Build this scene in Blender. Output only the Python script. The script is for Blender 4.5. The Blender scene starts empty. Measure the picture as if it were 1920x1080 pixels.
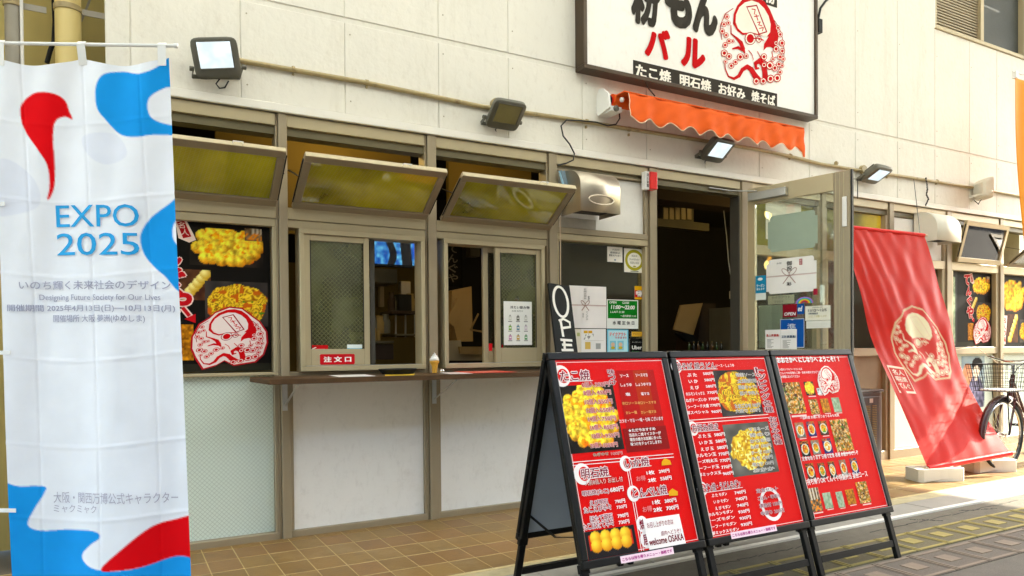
import bpy, math, random, bmesh
import numpy as np
from mathutils import Vector, Matrix, geometry
random.seed(7)
SC = bpy.context.scene
COL = SC.collection
R = math.radians

# ------------------------------------------------------------------ camera
D, ZC = 4.3, 1.10
YAW, PIT, ROL, FPX, CY = 0.504780125, -0.0134179619, -0.00811782609, 1348.99368, 671.346276
fw = Vector((math.sin(YAW) * math.cos(PIT), math.cos(YAW) * math.cos(PIT), math.sin(PIT)))
r0 = Vector((math.cos(YAW), -math.sin(YAW), 0)); u0 = r0.cross(fw)
rt = math.cos(ROL) * r0 + math.sin(ROL) * u0
up = -math.sin(ROL) * r0 + math.cos(ROL) * u0
EYE = Vector((0, -D, ZC))
cam = bpy.data.cameras.new('camera'); camo = bpy.data.objects.new('camera', cam); COL.objects.link(camo)
camo.matrix_world = Matrix(((rt.x, up.x, -fw.x, EYE.x), (rt.y, up.y, -fw.y, EYE.y), (rt.z, up.z, -fw.z, EYE.z), (0, 0, 0, 1)))
cam.sensor_width = 36; cam.lens = FPX / 1920 * 36; cam.shift_y = (CY - 540) / 1920
cam.clip_start = 0.05; cam.clip_end = 400
SC.camera = camo

# ------------------------------------------------------------------ light
SUN_EL, SUN_AZ = R(35), R(-10)           # azimuth from +X towards +Y
w = bpy.data.worlds.new('World'); SC.world = w; w.use_nodes = True
nt = w.node_tree; bg = nt.nodes['Background']
sky = nt.nodes.new('ShaderNodeTexSky'); sky.sky_type = 'NISHITA'; sky.sun_disc = False
sky.sun_elevation = SUN_EL; sky.sun_rotation = R(90) - SUN_AZ
sky.dust_density = 1.2; sky.air_density = 1.0
nt.links.new(sky.outputs[0], bg.inputs[0]); bg.inputs[1].default_value = 0.15
sl = bpy.data.lights.new('sun', 'SUN'); sl.energy = 2.0; sl.angle = R(0.5); sl.color = (1, .95, .86)
so = bpy.data.objects.new('sun', sl); COL.objects.link(so)
sd = Vector((math.cos(SUN_EL) * math.cos(SUN_AZ), math.cos(SUN_EL) * math.sin(SUN_AZ), math.sin(SUN_EL)))
so.rotation_euler = sd.to_track_quat('Z', 'Y').to_euler(); so.location = (12, 4, 9)
SC.view_settings.view_transform = 'Standard'; SC.view_settings.look = 'None'
SC.view_settings.gamma = 1; SC.view_settings.use_curve_mapping = False
SC.view_settings.exposure = 3.22
try:
    SC.view_settings.use_white_balance = True; SC.view_settings.white_balance_temperature = 7000; SC.view_settings.white_balance_tint = 6
except Exception: pass

# ------------------------------------------------------------------ pixel -> place
def ray(x, y): return rt * ((x - 960) / FPX) + up * (-(y - CY) / FPX) + fw
def F(x, y, Y=0.0):
    d = ray(x, y); return EYE + d * ((D + Y) / d.y)
def G(x, y, z=0.0):
    d = ray(x, y); return EYE + d * ((z - ZC) / d.z)
def hitplane(x, y, O, N):
    d = ray(x, y); return EYE + d * ((O - EYE).dot(N) / d.dot(N))
def atX(x, y, X):
    d = ray(x, y); return EYE + d * (X / d.x)

# ------------------------------------------------------------------ colours, materials
def lin(c):
    if isinstance(c, str):
        c = c.lstrip('#'); c = [int(c[i:i + 2], 16) / 255 for i in (0, 2, 4)]
    return tuple(x / 12.92 if x <= .04045 else ((x + .055) / 1.055) ** 2.4 for x in c[:3]) + (1,)

def nodes(m):
    m.use_nodes = True; n = m.node_tree; b = n.nodes['Principled BSDF']; return n, b
def mat(name, col, rough=.6, metal=0., var=.12, scale=6., bump=0., bscale=40., spec=None, coat=0, streak=False, place=False, rnd=0., grime=None):
    m = bpy.data.materials.new(name); n, b = nodes(m)
    c = lin(col) if isinstance(col, str) else tuple(col) + (1,)
    tc = n.nodes.new('ShaderNodeTexCoord')
    src = tc.outputs['Object']
    if place: src = n.nodes.new('ShaderNodeNewGeometry').outputs['Position']
    raw = src
    if streak:
        mp = n.nodes.new('ShaderNodeMapping'); mp.inputs['Scale'].default_value = (1, 1, .12)
        n.links.new(src, mp.inputs[0]); src = mp.outputs[0]
    no = n.nodes.new('ShaderNodeTexNoise'); no.inputs['Scale'].default_value = scale; no.inputs['Detail'].default_value = 6
    no.inputs['Roughness'].default_value = .65
    n.links.new(src, no.inputs['Vector'])
    mx = n.nodes.new('ShaderNodeMix'); mx.data_type = 'RGBA'
    mx.inputs[6].default_value = tuple(x * (1 - var) for x in c[:3]) + (1,)
    mx.inputs[7].default_value = tuple(min(1, x * (1 + var)) for x in c[:3]) + (1,)
    n.links.new(no.outputs[0], mx.inputs[0]); cur = mx.outputs[2]
    if rnd:
        oi = n.nodes.new('ShaderNodeObjectInfo'); mr = n.nodes.new('ShaderNodeMapRange'); mr.inputs['To Min'].default_value = 1 - rnd; mr.inputs['To Max'].default_value = 1 + rnd
        n.links.new(oi.outputs['Random'], mr.inputs[0]); vm = n.nodes.new('ShaderNodeVectorMath'); vm.operation = 'SCALE'; n.links.new(cur, vm.inputs[0]); n.links.new(mr.outputs[0], vm.inputs['Scale']); cur = vm.outputs[0]
    if grime:      # stains and scuffs: (colour, amount, scale, vertical stretch)
        for gi, (gc, am, gs, st) in enumerate(grime):
            mp = n.nodes.new('ShaderNodeMapping'); mp.inputs['Scale'].default_value = (1, 1, st); mp.inputs['Location'].default_value = (3.3 * gi, 1.7, .4); n.links.new(raw, mp.inputs[0])
            g = n.nodes.new('ShaderNodeTexNoise'); g.inputs['Scale'].default_value = gs; g.inputs['Detail'].default_value = 9; g.inputs['Roughness'].default_value = .72; n.links.new(mp.outputs[0], g.inputs['Vector'])
            cr = n.nodes.new('ShaderNodeMapRange'); cr.inputs['From Min'].default_value = .54; cr.inputs['From Max'].default_value = .74; cr.inputs['To Max'].default_value = am; n.links.new(g.outputs[0], cr.inputs[0])
            m2 = n.nodes.new('ShaderNodeMix'); m2.data_type = 'RGBA'; m2.inputs[7].default_value = tuple(gc) + (1,); n.links.new(cr.outputs[0], m2.inputs[0]); n.links.new(cur, m2.inputs[6]); cur = m2.outputs[2]
    n.links.new(cur, b.inputs['Base Color'])
    b.inputs['Roughness'].default_value = rough; b.inputs['Metallic'].default_value = metal
    if spec is not None: b.inputs['Specular IOR Level'].default_value = spec
    if coat: b.inputs['Coat Weight'].default_value = coat
    if bump:
        n2 = n.nodes.new('ShaderNodeTexNoise'); n2.inputs['Scale'].default_value = bscale; n2.inputs['Detail'].default_value = 5
        n.links.new(src, n2.inputs['Vector'])
        bp = n.nodes.new('ShaderNodeBump'); bp.inputs['Strength'].default_value = bump; bp.inputs['Distance'].default_value = .01
        n.links.new(n2.outputs[0], bp.inputs['Height']); n.links.new(bp.outputs[0], b.inputs['Normal'])
    return m
def printmat(name, rough=.45, spec=.5, translucent=0., bump=0.):
    m = bpy.data.materials.new(name); n, b = nodes(m)
    a = n.nodes.new('ShaderNodeAttribute'); a.attribute_name = 'Col'
    no = n.nodes.new('ShaderNodeTexNoise'); no.inputs['Scale'].default_value = 9; no.inputs['Detail'].default_value = 5
    tc = n.nodes.new('ShaderNodeTexCoord'); n.links.new(tc.outputs['Object'], no.inputs['Vector'])
    mr = n.nodes.new('ShaderNodeMapRange'); mr.inputs['To Min'].default_value = .9; mr.inputs['To Max'].default_value = 1.06
    n.links.new(no.outputs[0], mr.inputs[0])
    vm = n.nodes.new('ShaderNodeVectorMath'); vm.operation = 'SCALE'
    n.links.new(a.outputs['Color'], vm.inputs[0]); n.links.new(mr.outputs[0], vm.inputs['Scale'])
    n.links.new(vm.outputs[0], b.inputs['Base Color'])
    b.inputs['Roughness'].default_value = rough; b.inputs['Specular IOR Level'].default_value = spec
    if bump:
        n2 = n.nodes.new('ShaderNodeTexNoise'); n2.inputs['Scale'].default_value = 500
        n.links.new(tc.outputs['Object'], n2.inputs['Vector'])
        bp = n.nodes.new('ShaderNodeBump'); bp.inputs['Strength'].default_value = bump; bp.inputs['Distance'].default_value = .002
        n.links.new(n2.outputs[0], bp.inputs['Height']); n.links.new(bp.outputs[0], b.inputs['Normal'])
    if translucent:
        t = n.nodes.new('ShaderNodeBsdfTranslucent'); n.links.new(vm.outputs[0], t.inputs[0])
        ms = n.nodes.new('ShaderNodeMixShader'); ms.inputs[0].default_value = translucent
        out = n.nodes['Material Output']
        n.links.new(b.outputs[0], ms.inputs[1]); n.links.new(t.outputs[0], ms.inputs[2]); n.links.new(ms.outputs[0], out.inputs[0])
    return m
def emis(name, col, st, var=0.):
    m = bpy.data.materials.new(name); m.use_nodes = True; n = m.node_tree; n.nodes.clear()
    e = n.nodes.new('ShaderNodeEmission'); e.inputs[0].default_value = lin(col); e.inputs[1].default_value = st
    if var:
        tc = n.nodes.new('ShaderNodeTexCoord'); g = n.nodes.new('ShaderNodeTexNoise'); g.inputs['Scale'].default_value = 11; n.links.new(tc.outputs['Object'], g.inputs['Vector'])
        r_ = n.nodes.new('ShaderNodeMapRange'); r_.inputs['From Min'].default_value = .35; r_.inputs['From Max'].default_value = .65; r_.inputs['To Min'].default_value = st * (1 - var); r_.inputs['To Max'].default_value = st * (1 + var); n.links.new(g.outputs[0], r_.inputs[0]); n.links.new(r_.outputs[0], e.inputs[1])
    o = n.nodes.new('ShaderNodeOutputMaterial'); n.links.new(e.outputs[0], o.inputs[0]); return m
def glassmat(name, tint=(.9, .95, .9), wire=True, clear=1.0, frost=None, rough=.02, pitch=46., wcol=(.5, .5, .45), refl=1.0, wstr=.55, thr=.08, tlm=.5):
    """thin pane: clear pane mixed with a reflection, optionally frosted, optionally with diagonal wires cast inside"""
    m = bpy.data.materials.new(name); m.use_nodes = True; n = m.node_tree; n.nodes.clear()
    N = n.nodes.new; Lk = n.links.new
    out = N('ShaderNodeOutputMaterial'); tr = N('ShaderNodeBsdfTransparent'); tr.inputs[0].default_value = tuple(tint) + (1,)
    body = tr.outputs[0]
    if frost is not None:
        tl = N('ShaderNodeBsdfTranslucent'); tl.inputs[0].default_value = tuple(frost) + (1,)
        df = N('ShaderNodeBsdfDiffuse'); df.inputs[0].default_value = tuple(frost) + (1,)
        a = N('ShaderNodeMixShader'); a.inputs[0].default_value = tlm; Lk(tl.outputs[0], a.inputs[1]); Lk(df.outputs[0], a.inputs[2])
        b = N('ShaderNodeMixShader'); b.inputs[0].default_value = 1 - clear
        if 0 < clear < 1:
            tz = N('ShaderNodeTexCoord'); nz = N('ShaderNodeTexNoise'); nz.inputs['Scale'].default_value = 2.6; nz.inputs['Detail'].default_value = 6; Lk(tz.outputs['Object'], nz.inputs['Vector'])
            rz = N('ShaderNodeMapRange'); rz.inputs['From Min'].default_value = .3; rz.inputs['From Max'].default_value = .7; rz.inputs['To Min'].default_value = max(0, 1 - clear - .3); rz.inputs['To Max'].default_value = min(1, 1 - clear + .3); Lk(nz.outputs[0], rz.inputs[0]); Lk(rz.outputs[0], b.inputs[0])
        Lk(tr.outputs[0], b.inputs[1]); Lk(a.outputs[0], b.inputs[2])
        body = b.outputs[0]
    if wire:
        tc = N('ShaderNodeTexCoord'); sp = N('ShaderNodeSeparateXYZ'); Lk(tc.outputs['Object'], sp.inputs[0])
        cx = N('ShaderNodeMath'); cx.operation = 'ADD'; Lk(sp.outputs[0], cx.inputs[0]); Lk(sp.outputs[1], cx.inputs[1])
        masks = []
        for op in ('ADD', 'SUBTRACT'):
            a = N('ShaderNodeMath'); a.operation = op; Lk(cx.outputs[0], a.inputs[0]); Lk(sp.outputs[2], a.inputs[1])
            s = N('ShaderNodeMath'); s.operation = 'MULTIPLY'; Lk(a.outputs[0], s.inputs[0]); s.inputs[1].default_value = pitch
            fr = N('ShaderNodeMath'); fr.operation = 'FRACT'; Lk(s.outputs[0], fr.inputs[0])
            lt = N('ShaderNodeMath'); lt.operation = 'LESS_THAN'; Lk(fr.outputs[0], lt.inputs[0]); lt.inputs[1].default_value = thr
            masks.append(lt)
        mm = N('ShaderNodeMath'); mm.operation = 'MAXIMUM'; Lk(masks[0].outputs[0], mm.inputs[0]); Lk(masks[1].outputs[0], mm.inputs[1])
        ml = N('ShaderNodeMath'); ml.operation = 'MULTIPLY'; Lk(mm.outputs[0], ml.inputs[0]); ml.inputs[1].default_value = wstr
        wd = N('ShaderNodeBsdfDiffuse'); wd.inputs[0].default_value = tuple(wcol) + (1,)
        c = N('ShaderNodeMixShader'); Lk(ml.outputs[0], c.inputs[0]); Lk(body, c.inputs[1]); Lk(wd.outputs[0], c.inputs[2]); body = c.outputs[0]
    gl = N('ShaderNodeBsdfGlossy'); gl.inputs['Roughness'].default_value = rough
    fz = N('ShaderNodeFresnel'); fz.inputs[0].default_value = 1.5
    fm = N('ShaderNodeMath'); fm.operation = 'MULTIPLY'; fm.inputs[1].default_value = 1.8 * refl; fm.use_clamp = True; Lk(fz.outputs[0], fm.inputs[0])
    f = N('ShaderNodeMixShader'); Lk(fm.outputs[0], f.inputs[0]); Lk(body, f.inputs[1]); Lk(gl.outputs[0], f.inputs[2])
    Lk(f.outputs[0], out.inputs[0]); return m

# ------------------------------------------------------------------ mesh building
SHIFT = {}
def rootof(o):
    while o.parent: o = o.parent
    return o
class MB:
    def __init__(s): s.v = []; s.f = []; s.c = []
    def add(s, vs, fs, col=None):
        b = len(s.v); s.v += [tuple(v) for v in vs]
        s.f += [tuple(b + i for i in f) for f in fs]; s.c += [col] * len(fs); return s
    def box(s, x0, x1, y0, y1, z0, z1, col=None):
        vs = [(x, y, z) for x in (x0, x1) for y in (y0, y1) for z in (z0, z1)]
        return s.add(vs, [(0, 1, 3, 2), (4, 6, 7, 5), (0, 4, 5, 1), (2, 3, 7, 6), (0, 2, 6, 4), (1, 5, 7, 3)], col)
    def obox(s, c, ax, h, col=None):
        c = Vector(c); a = [Vector(x).normalized() * k for x, k in zip(ax, h)]
        vs = [c + a[0] * i + a[1] * j + a[2] * k for i in (-1, 1) for j in (-1, 1) for k in (-1, 1)]
        return s.add(vs, [(0, 1, 3, 2), (4, 6, 7, 5), (0, 4, 5, 1), (2, 3, 7, 6), (0, 2, 6, 4), (1, 5, 7, 3)], col)
    def beam(s, p, q, w, h, upv=(0, 0, 1), col=None):
        p, q = Vector(p), Vector(q); d = q - p; sx = d.cross(Vector(upv)).normalized(); uz = sx.cross(d).normalized()
        return s.obox((p + q) / 2, (d, sx, uz), (d.length / 2, w / 2, h / 2), col)
    def tube(s, pts, r, seg=8, col=None, closed=False):
        pts = [Vector(p) for p in pts]; n = len(pts); rr = r if isinstance(r, (list, tuple)) else [r] * n
        rings = []; prev = None
        for i, p in enumerate(pts):
            if closed: t = pts[(i + 1) % n] - pts[i - 1]
            else: t = (pts[min(i + 1, n - 1)] - pts[max(i - 1, 0)])
            t.normalize()
            if prev is None:
                a = Vector((0, 0, 1)) if abs(t.z) < .9 else Vector((1, 0, 0)); x = t.cross(a).normalized()
            else: x = (prev - t * prev.dot(t)).normalized()
            y = t.cross(x); prev = x
            rings.append([p + (x * math.cos(k * 2 * math.pi / seg) + y * math.sin(k * 2 * math.pi / seg)) * rr[i] for k in range(seg)])
        vs = [v for g in rings for v in g]; fs = []
        for i in range(n if closed else n - 1):
            j = (i + 1) % n
            for k in range(seg):
                l = (k + 1) % seg; fs.append((i * seg + k, i * seg + l, j * seg + l, j * seg + k))
        if not closed: fs += [tuple(range(seg - 1, -1, -1)), tuple((n - 1) * seg + k for k in range(seg))]
        return s.add(vs, fs, col)
    def lathe(s, prof, c=(0, 0, 0), seg=20, axis=(0, 0, 1), col=None):
        c = Vector(c); z = Vector(axis).normalized(); a = Vector((1, 0, 0)) if abs(z.x) < .9 else Vector((0, 1, 0))
        x = z.cross(a).normalized(); y = z.cross(x); vs = []; fs = []; n = len(prof)
        for r, h in prof:
            for k in range(seg):
                t = k * 2 * math.pi / seg; vs.append(c + z * h + (x * math.cos(t) + y * math.sin(t)) * r)
        for i in range(n - 1):
            for k in range(seg):
                l = (k + 1) % seg; fs.append((i * seg + k, i * seg + l, (i + 1) * seg + l, (i + 1) * seg + k))
        fs += [tuple(range(seg - 1, -1, -1)), tuple((n - 1) * seg + k for k in range(seg))]
        return s.add(vs, fs, col)
    def extr(s, poly, fn, d0, d1, col=None):
        """extrude a 2-D outline; fn(a, b, d) gives the 3-D point"""
        n = len(poly); vs = [fn(a, b, d0) for a, b in poly] + [fn(a, b, d1) for a, b in poly]
        t = geometry.tessellate_polygon([[Vector((a, b, 0)) for a, b in poly]])
        fs = [tuple(x) for x in t] + [tuple(n + i for i in reversed(x)) for x in t]
        fs += [(i, (i + 1) % n, n + (i + 1) % n, n + i) for i in range(n)]
        return s.add(vs, fs, col)
    def grid(s, fn, nu, nv, cols=None, col=None, thick=0):
        P = [[Vector(fn(i / nu, j / nv)) for i in range(nu + 1)] for j in range(nv + 1)]
        b = len(s.v); W = nu + 1
        s.v += [tuple(p) for r in P for p in r]
        for j in range(nv):
            for i in range(nu):
                q = (b + j * W + i, b + j * W + i + 1, b + (j + 1) * W + i + 1, b + (j + 1) * W + i)
                s.f.append(q)
                s.c.append([cols[(k - b) // W][(k - b) % W] for k in q] if cols is not None else col)
        return s
    def build(s, name, m, parent=None, smooth=False, bevel=0, label=None, kind=None, solid=0, clean=True):
        sh = SHIFT.get(rootof(parent).name, (0, 0, 0)) if parent else (0, 0, 0)
        v = np.array(s.v, dtype=float) - np.array(sh)
        me = bpy.data.meshes.new(name); me.from_pydata(v.tolist(), [], s.f)
        if any(c is not None for c in s.c):
            a = me.color_attributes.new('Col', 'FLOAT_COLOR', 'CORNER'); out = []
            for f, c in zip(s.f, s.c):
                if isinstance(c, list): out += [x for k in c for x in k]
                else: out += list(c if c else (.8, .8, .8, 1)) * len(f)
            a.data.foreach_set('color', out)
        if clean:
            bm = bmesh.new(); bm.from_mesh(me); bmesh.ops.recalc_face_normals(bm, faces=bm.faces); bm.to_mesh(me); bm.free()
        if smooth: me.polygons.foreach_set('use_smooth', [True] * len(me.polygons))
        me.materials.append(m); o = bpy.data.objects.new(name, me); COL.objects.link(o)
        if parent: o.parent = parent
        if smooth and smooth != 'all':
            md = o.modifiers.new('e', 'EDGE_SPLIT'); md.split_angle = R(40)
        if bevel:
            md = o.modifiers.new('b', 'BEVEL'); md.width = bevel; md.segments = 1 if bevel < .004 else 2; md.limit_method = 'ANGLE'
        if solid:
            md = o.modifiers.new('s', 'SOLIDIFY'); md.thickness = solid; md.offset = 0
        if label: o['label'] = label
        if kind: o['kind'] = kind
        return o
USED = []
def tag(o, label, cat, group=None):
    o['label'] = label; o['category'] = cat
    if group: o['group'] = group
    return o
def thing(name, label, cat, loc=(0, 0, 0), rot=(0, 0, 0), group=None, world=True):
    o = bpy.data.objects.new(name, None); COL.objects.link(o); o.empty_display_size = .1
    o.location = loc; o.rotation_euler = rot; tag(o, label, cat, group)
    if world: SHIFT[o.name] = tuple(loc)
    return o
def copy_tree(o, parent=None):
    c = o.copy(); COL.objects.link(c)
    if parent: c.parent = parent
    for ch in list(o.children): copy_tree(ch, c)
    return c

# ------------------------------------------------------------------ lettering
TC = {}
def glyphs(s, off=0.0, shear=0.0, res=3):
    k = (s, off, shear)
    if k in TC: return TC[k]
    cu = bpy.data.curves.new('t', 'FONT'); cu.body = s; cu.size = 1; cu.offset = off; cu.shear = shear
    cu.resolution_u = res; cu.fill_mode = 'FRONT'
    ob = bpy.data.objects.new('t', cu)
    me = bpy.data.meshes.new_from_object(ob)
    v = np.array([x.co[:2] for x in me.vertices]) if len(me.vertices) else np.zeros((0, 2))
    f = [tuple(p.vertices) for p in me.polygons]
    bpy.data.objects.remove(ob); bpy.data.curves.remove(cu); bpy.data.meshes.remove(me)
    TC[k] = (v, f); return TC[k]

LZ = .0007
class Sheet:
    """a printed surface: O corner, U and V unit directions (metres), or a curved surface function"""
    def __init__(s, O=None, U=None, V=None, fn=None, base=0.0):
        s.mb = MB(); s.base = base
        if fn is None:
            s.O, s.U, s.V = Vector(O), Vector(U).normalized(), Vector(V).normalized(); s.N = s.U.cross(s.V).normalized()
            s.fn = lambda u, v, d: s.O + s.U * u + s.V * v + s.N * d
        else: s.fn = fn
    def uv(s, px, py):
        p = hitplane(px, py, s.O, s.N) - s.O; return p.dot(s.U), p.dot(s.V)
    def put(s, pts, faces, col, L):
        d = s.base + LZ * L; s.mb.add([s.fn(u, v, d) for u, v in pts], faces, lin(col) if isinstance(col, str) else col)
    def poly(s, pts, col, L=1):
        t = geometry.tessellate_polygon([[Vector((a, b, 0)) for a, b in pts]]); s.put(pts, [tuple(x) for x in t], col, L)
    def ppoly(s, pts, col, L=1): s.poly([s.uv(*p) for p in pts], col, L)
    def rect(s, u0, v0, u1, v1, col, L=1): s.put([(u0, v0), (u1, v0), (u1, v1), (u0, v1)], [(0, 1, 2, 3)], col, L)
    def pbox(s, b):
        u0, v0 = s.uv(b[0], b[1]); u1, v1 = s.uv(b[2], b[3]); return u0, v0, u1, v1
    def tbox(s, b):
        u0, v0 = s.uv(b[0], b[1]); _, v1 = s.uv(b[0], b[3]); u1, _ = s.uv(b[2], b[3]); return u0, v0, u1, v1
    def prect(s, x0, y0, x1, y1, col, L=1): s.rect(*s.pbox((x0, y0, x1, y1)), col, L)
    def ell(s, u, v, a, b, col, L=1, n=24, rot=0):
        c, q = math.cos(rot), math.sin(rot)
        pts = [(u + a * math.cos(t) * c - b * math.sin(t) * q, v + a * math.cos(t) * q + b * math.sin(t) * c) for t in [k * 2 * math.pi / n for k in range(n)]]
        s.put(pts, [tuple(range(n))], col, L)
    def stroke(s, pts, wd, col, L=1, closed=False):
        n = len(pts); ws = wd if isinstance(wd, (list, tuple)) else [wd] * n; A = []; B = []
        for i, p in enumerate(pts):
            q0 = pts[i - 1] if (i or closed) else pts[0]; q1 = pts[(i + 1) % n] if (i < n - 1 or closed) else pts[-1]
            t = Vector((q1[0] - q0[0], q1[1] - q0[1])); t = t.normalized() if t.length else Vector((1, 0)); m = Vector((-t.y, t.x)) * ws[i] / 2
            A.append((p[0] + m.x, p[1] + m.y)); B.append((p[0] - m.x, p[1] - m.y))
        fs = [(i, (i + 1) % n, n + (i + 1) % n, n + i) for i in range(n if closed else n - 1)]
        s.put(A + B, fs, col, L)
    def frame(s, u0, v0, u1, v1, t, col, L=1):
        s.rect(u0, v0, u1, v0 + t, col, L); s.rect(u0, v1 - t, u1, v1, col, L)
        s.rect(u0, v0 + t, u0 + t, v1 - t, col, L); s.rect(u1 - t, v0 + t, u1, v1 - t, col, L)
    def text(s, st, u0, v0, u1, v1, col, bold=.0, out=None, ow=.05, L=5, shear=0, rot=0):
        if out: s._text(st, u0, v0, u1, v1, out, bold + ow, L, shear, rot, ow, ref=bold)
        s._text(st, u0, v0, u1, v1, col, bold, L + (1 if out else 0), shear, rot, 0, ref=bold)
    def _text(s, st, u0, v0, u1, v1, col, off, L, shear, rot, pad, ref=0):
        v, f = glyphs(st, 0, shear)
        if not len(v): return
        lo, hi = v.min(0) - ref, v.max(0) + ref; sc = (hi - lo); sc[sc < 1e-6] = 1
        cu, cv = (u0 + u1) / 2, (v0 + v1) / 2; c, q = math.cos(rot), math.sin(rot)
        if off <= .003: sh = [(0, 0)]
        elif pad: sh = [(off * math.cos(k * math.pi / 4), off * math.sin(k * math.pi / 4)) for k in range(8)]
        elif off > .045: sh = [(off * math.cos(k * math.pi / 7), off * math.sin(k * math.pi / 7)) for k in range(14)] + [(0, 0)]
        else: sh = [(off * a, off * b) for a, b in ((.8, .6), (-.8, .6), (.8, -.6), (-.8, -.6))] + [(0, 0)]
        for k, o in enumerate(sh):
            n = (v + np.array(o) - lo) / sc
            x = u0 + n[:, 0] * (u1 - u0) - cu; y = v0 + n[:, 1] * (v1 - v0) - cv
            s.put(list(zip(cu + x * c - y * q, cv + x * q + y * c)), f, col, L + k * .07)
    def ptext(s, st, x0, y0, x1, y1, col, **k): s.text(st, *s.tbox((x0, y0, x1, y1)), col, **k)
    def vtext(s, st, u0, v0, u1, v1, col, gap=.12, **k):
        n = len(st); h = (v1 - v0) / n
        for i, ch in enumerate(st):
            a = v1 - (i + 1) * h + h * gap / 2
            if ch.strip(): s.text(ch, u0, a, u1, a + h * (1 - gap), col, **k)
    def pvtext(s, st, x0, y0, x1, y1, col, **k): s.vtext(st, *s.pbox((x0, y0, x1, y1)), col, **k)
    def photo(s, kind, u0, v0, u1, v1, n=24, seed=1, L=2):
        m = max(4, int(n * abs(v1 - v0) / max(1e-6, abs(u1 - u0)))); im = paint(kind, n + 1, m + 1, seed)
        cols = [[lin(im[j, i]) for i in range(n + 1)] for j in range(m + 1)]; d = s.base + LZ * L
        s.mb.grid(lambda a, b: s.fn(u0 + (u1 - u0) * a, v0 + (v1 - v0) * b, d), n, m, cols)
    def pq(s, x0, y0, x1, y1): u0, v1 = s.uv(x0, y0); u1, v0 = s.uv(x1, y1); return u0, v0, u1, v1   # top-left and bottom-right pixels
    def pphoto(s, kind, x0, y0, x1, y1, **k): s.photo(kind, *s.pbox((x0, y0, x1, y1)), **k)
    def build(s, name, parent, m=None, **k):
        return s.mb.build(name, m or M['print'], parent, clean=False, **k)

# ------------------------------------------------------------------ printed photographs (flat print only)
def noise2(nx, ny, sc, rs):
    gx, gy = int(sc) + 3, int(sc * ny / nx) + 3; g = rs.rand(gy, gx)
    X = np.linspace(0, sc, nx); Y = np.linspace(0, sc * ny / nx, ny); xi = X.astype(int); yi = Y.astype(int)
    fx = (X - xi)[None, :]; fy = (Y - yi)[:, None]; fx = fx * fx * (3 - 2 * fx); fy = fy * fy * (3 - 2 * fy)
    a = g[np.ix_(yi, xi)]; b = g[np.ix_(yi, xi + 1)]; c = g[np.ix_(yi + 1, xi)]; d = g[np.ix_(yi + 1, xi + 1)]
    return (a * (1 - fx) + b * fx) * (1 - fy) + (c * (1 - fx) + d * fx) * fy
def mixc(a, b, t): t = np.clip(t, 0, 1)[..., None]; return np.array(a) * (1 - t) + np.array(b) * t
def balls(im, pts, r, c0, c1, X, Y):
    for (x, y) in pts:
        d = np.hypot(X - x, Y - y) / r; m = d < 1
        sh = np.clip(1 - np.hypot(X - x + .35 * r, Y - y - .4 * r) / (1.5 * r), 0, 1)
        col = mixc(c0, c1, sh * 1.2); im[m] = col[m]
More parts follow.
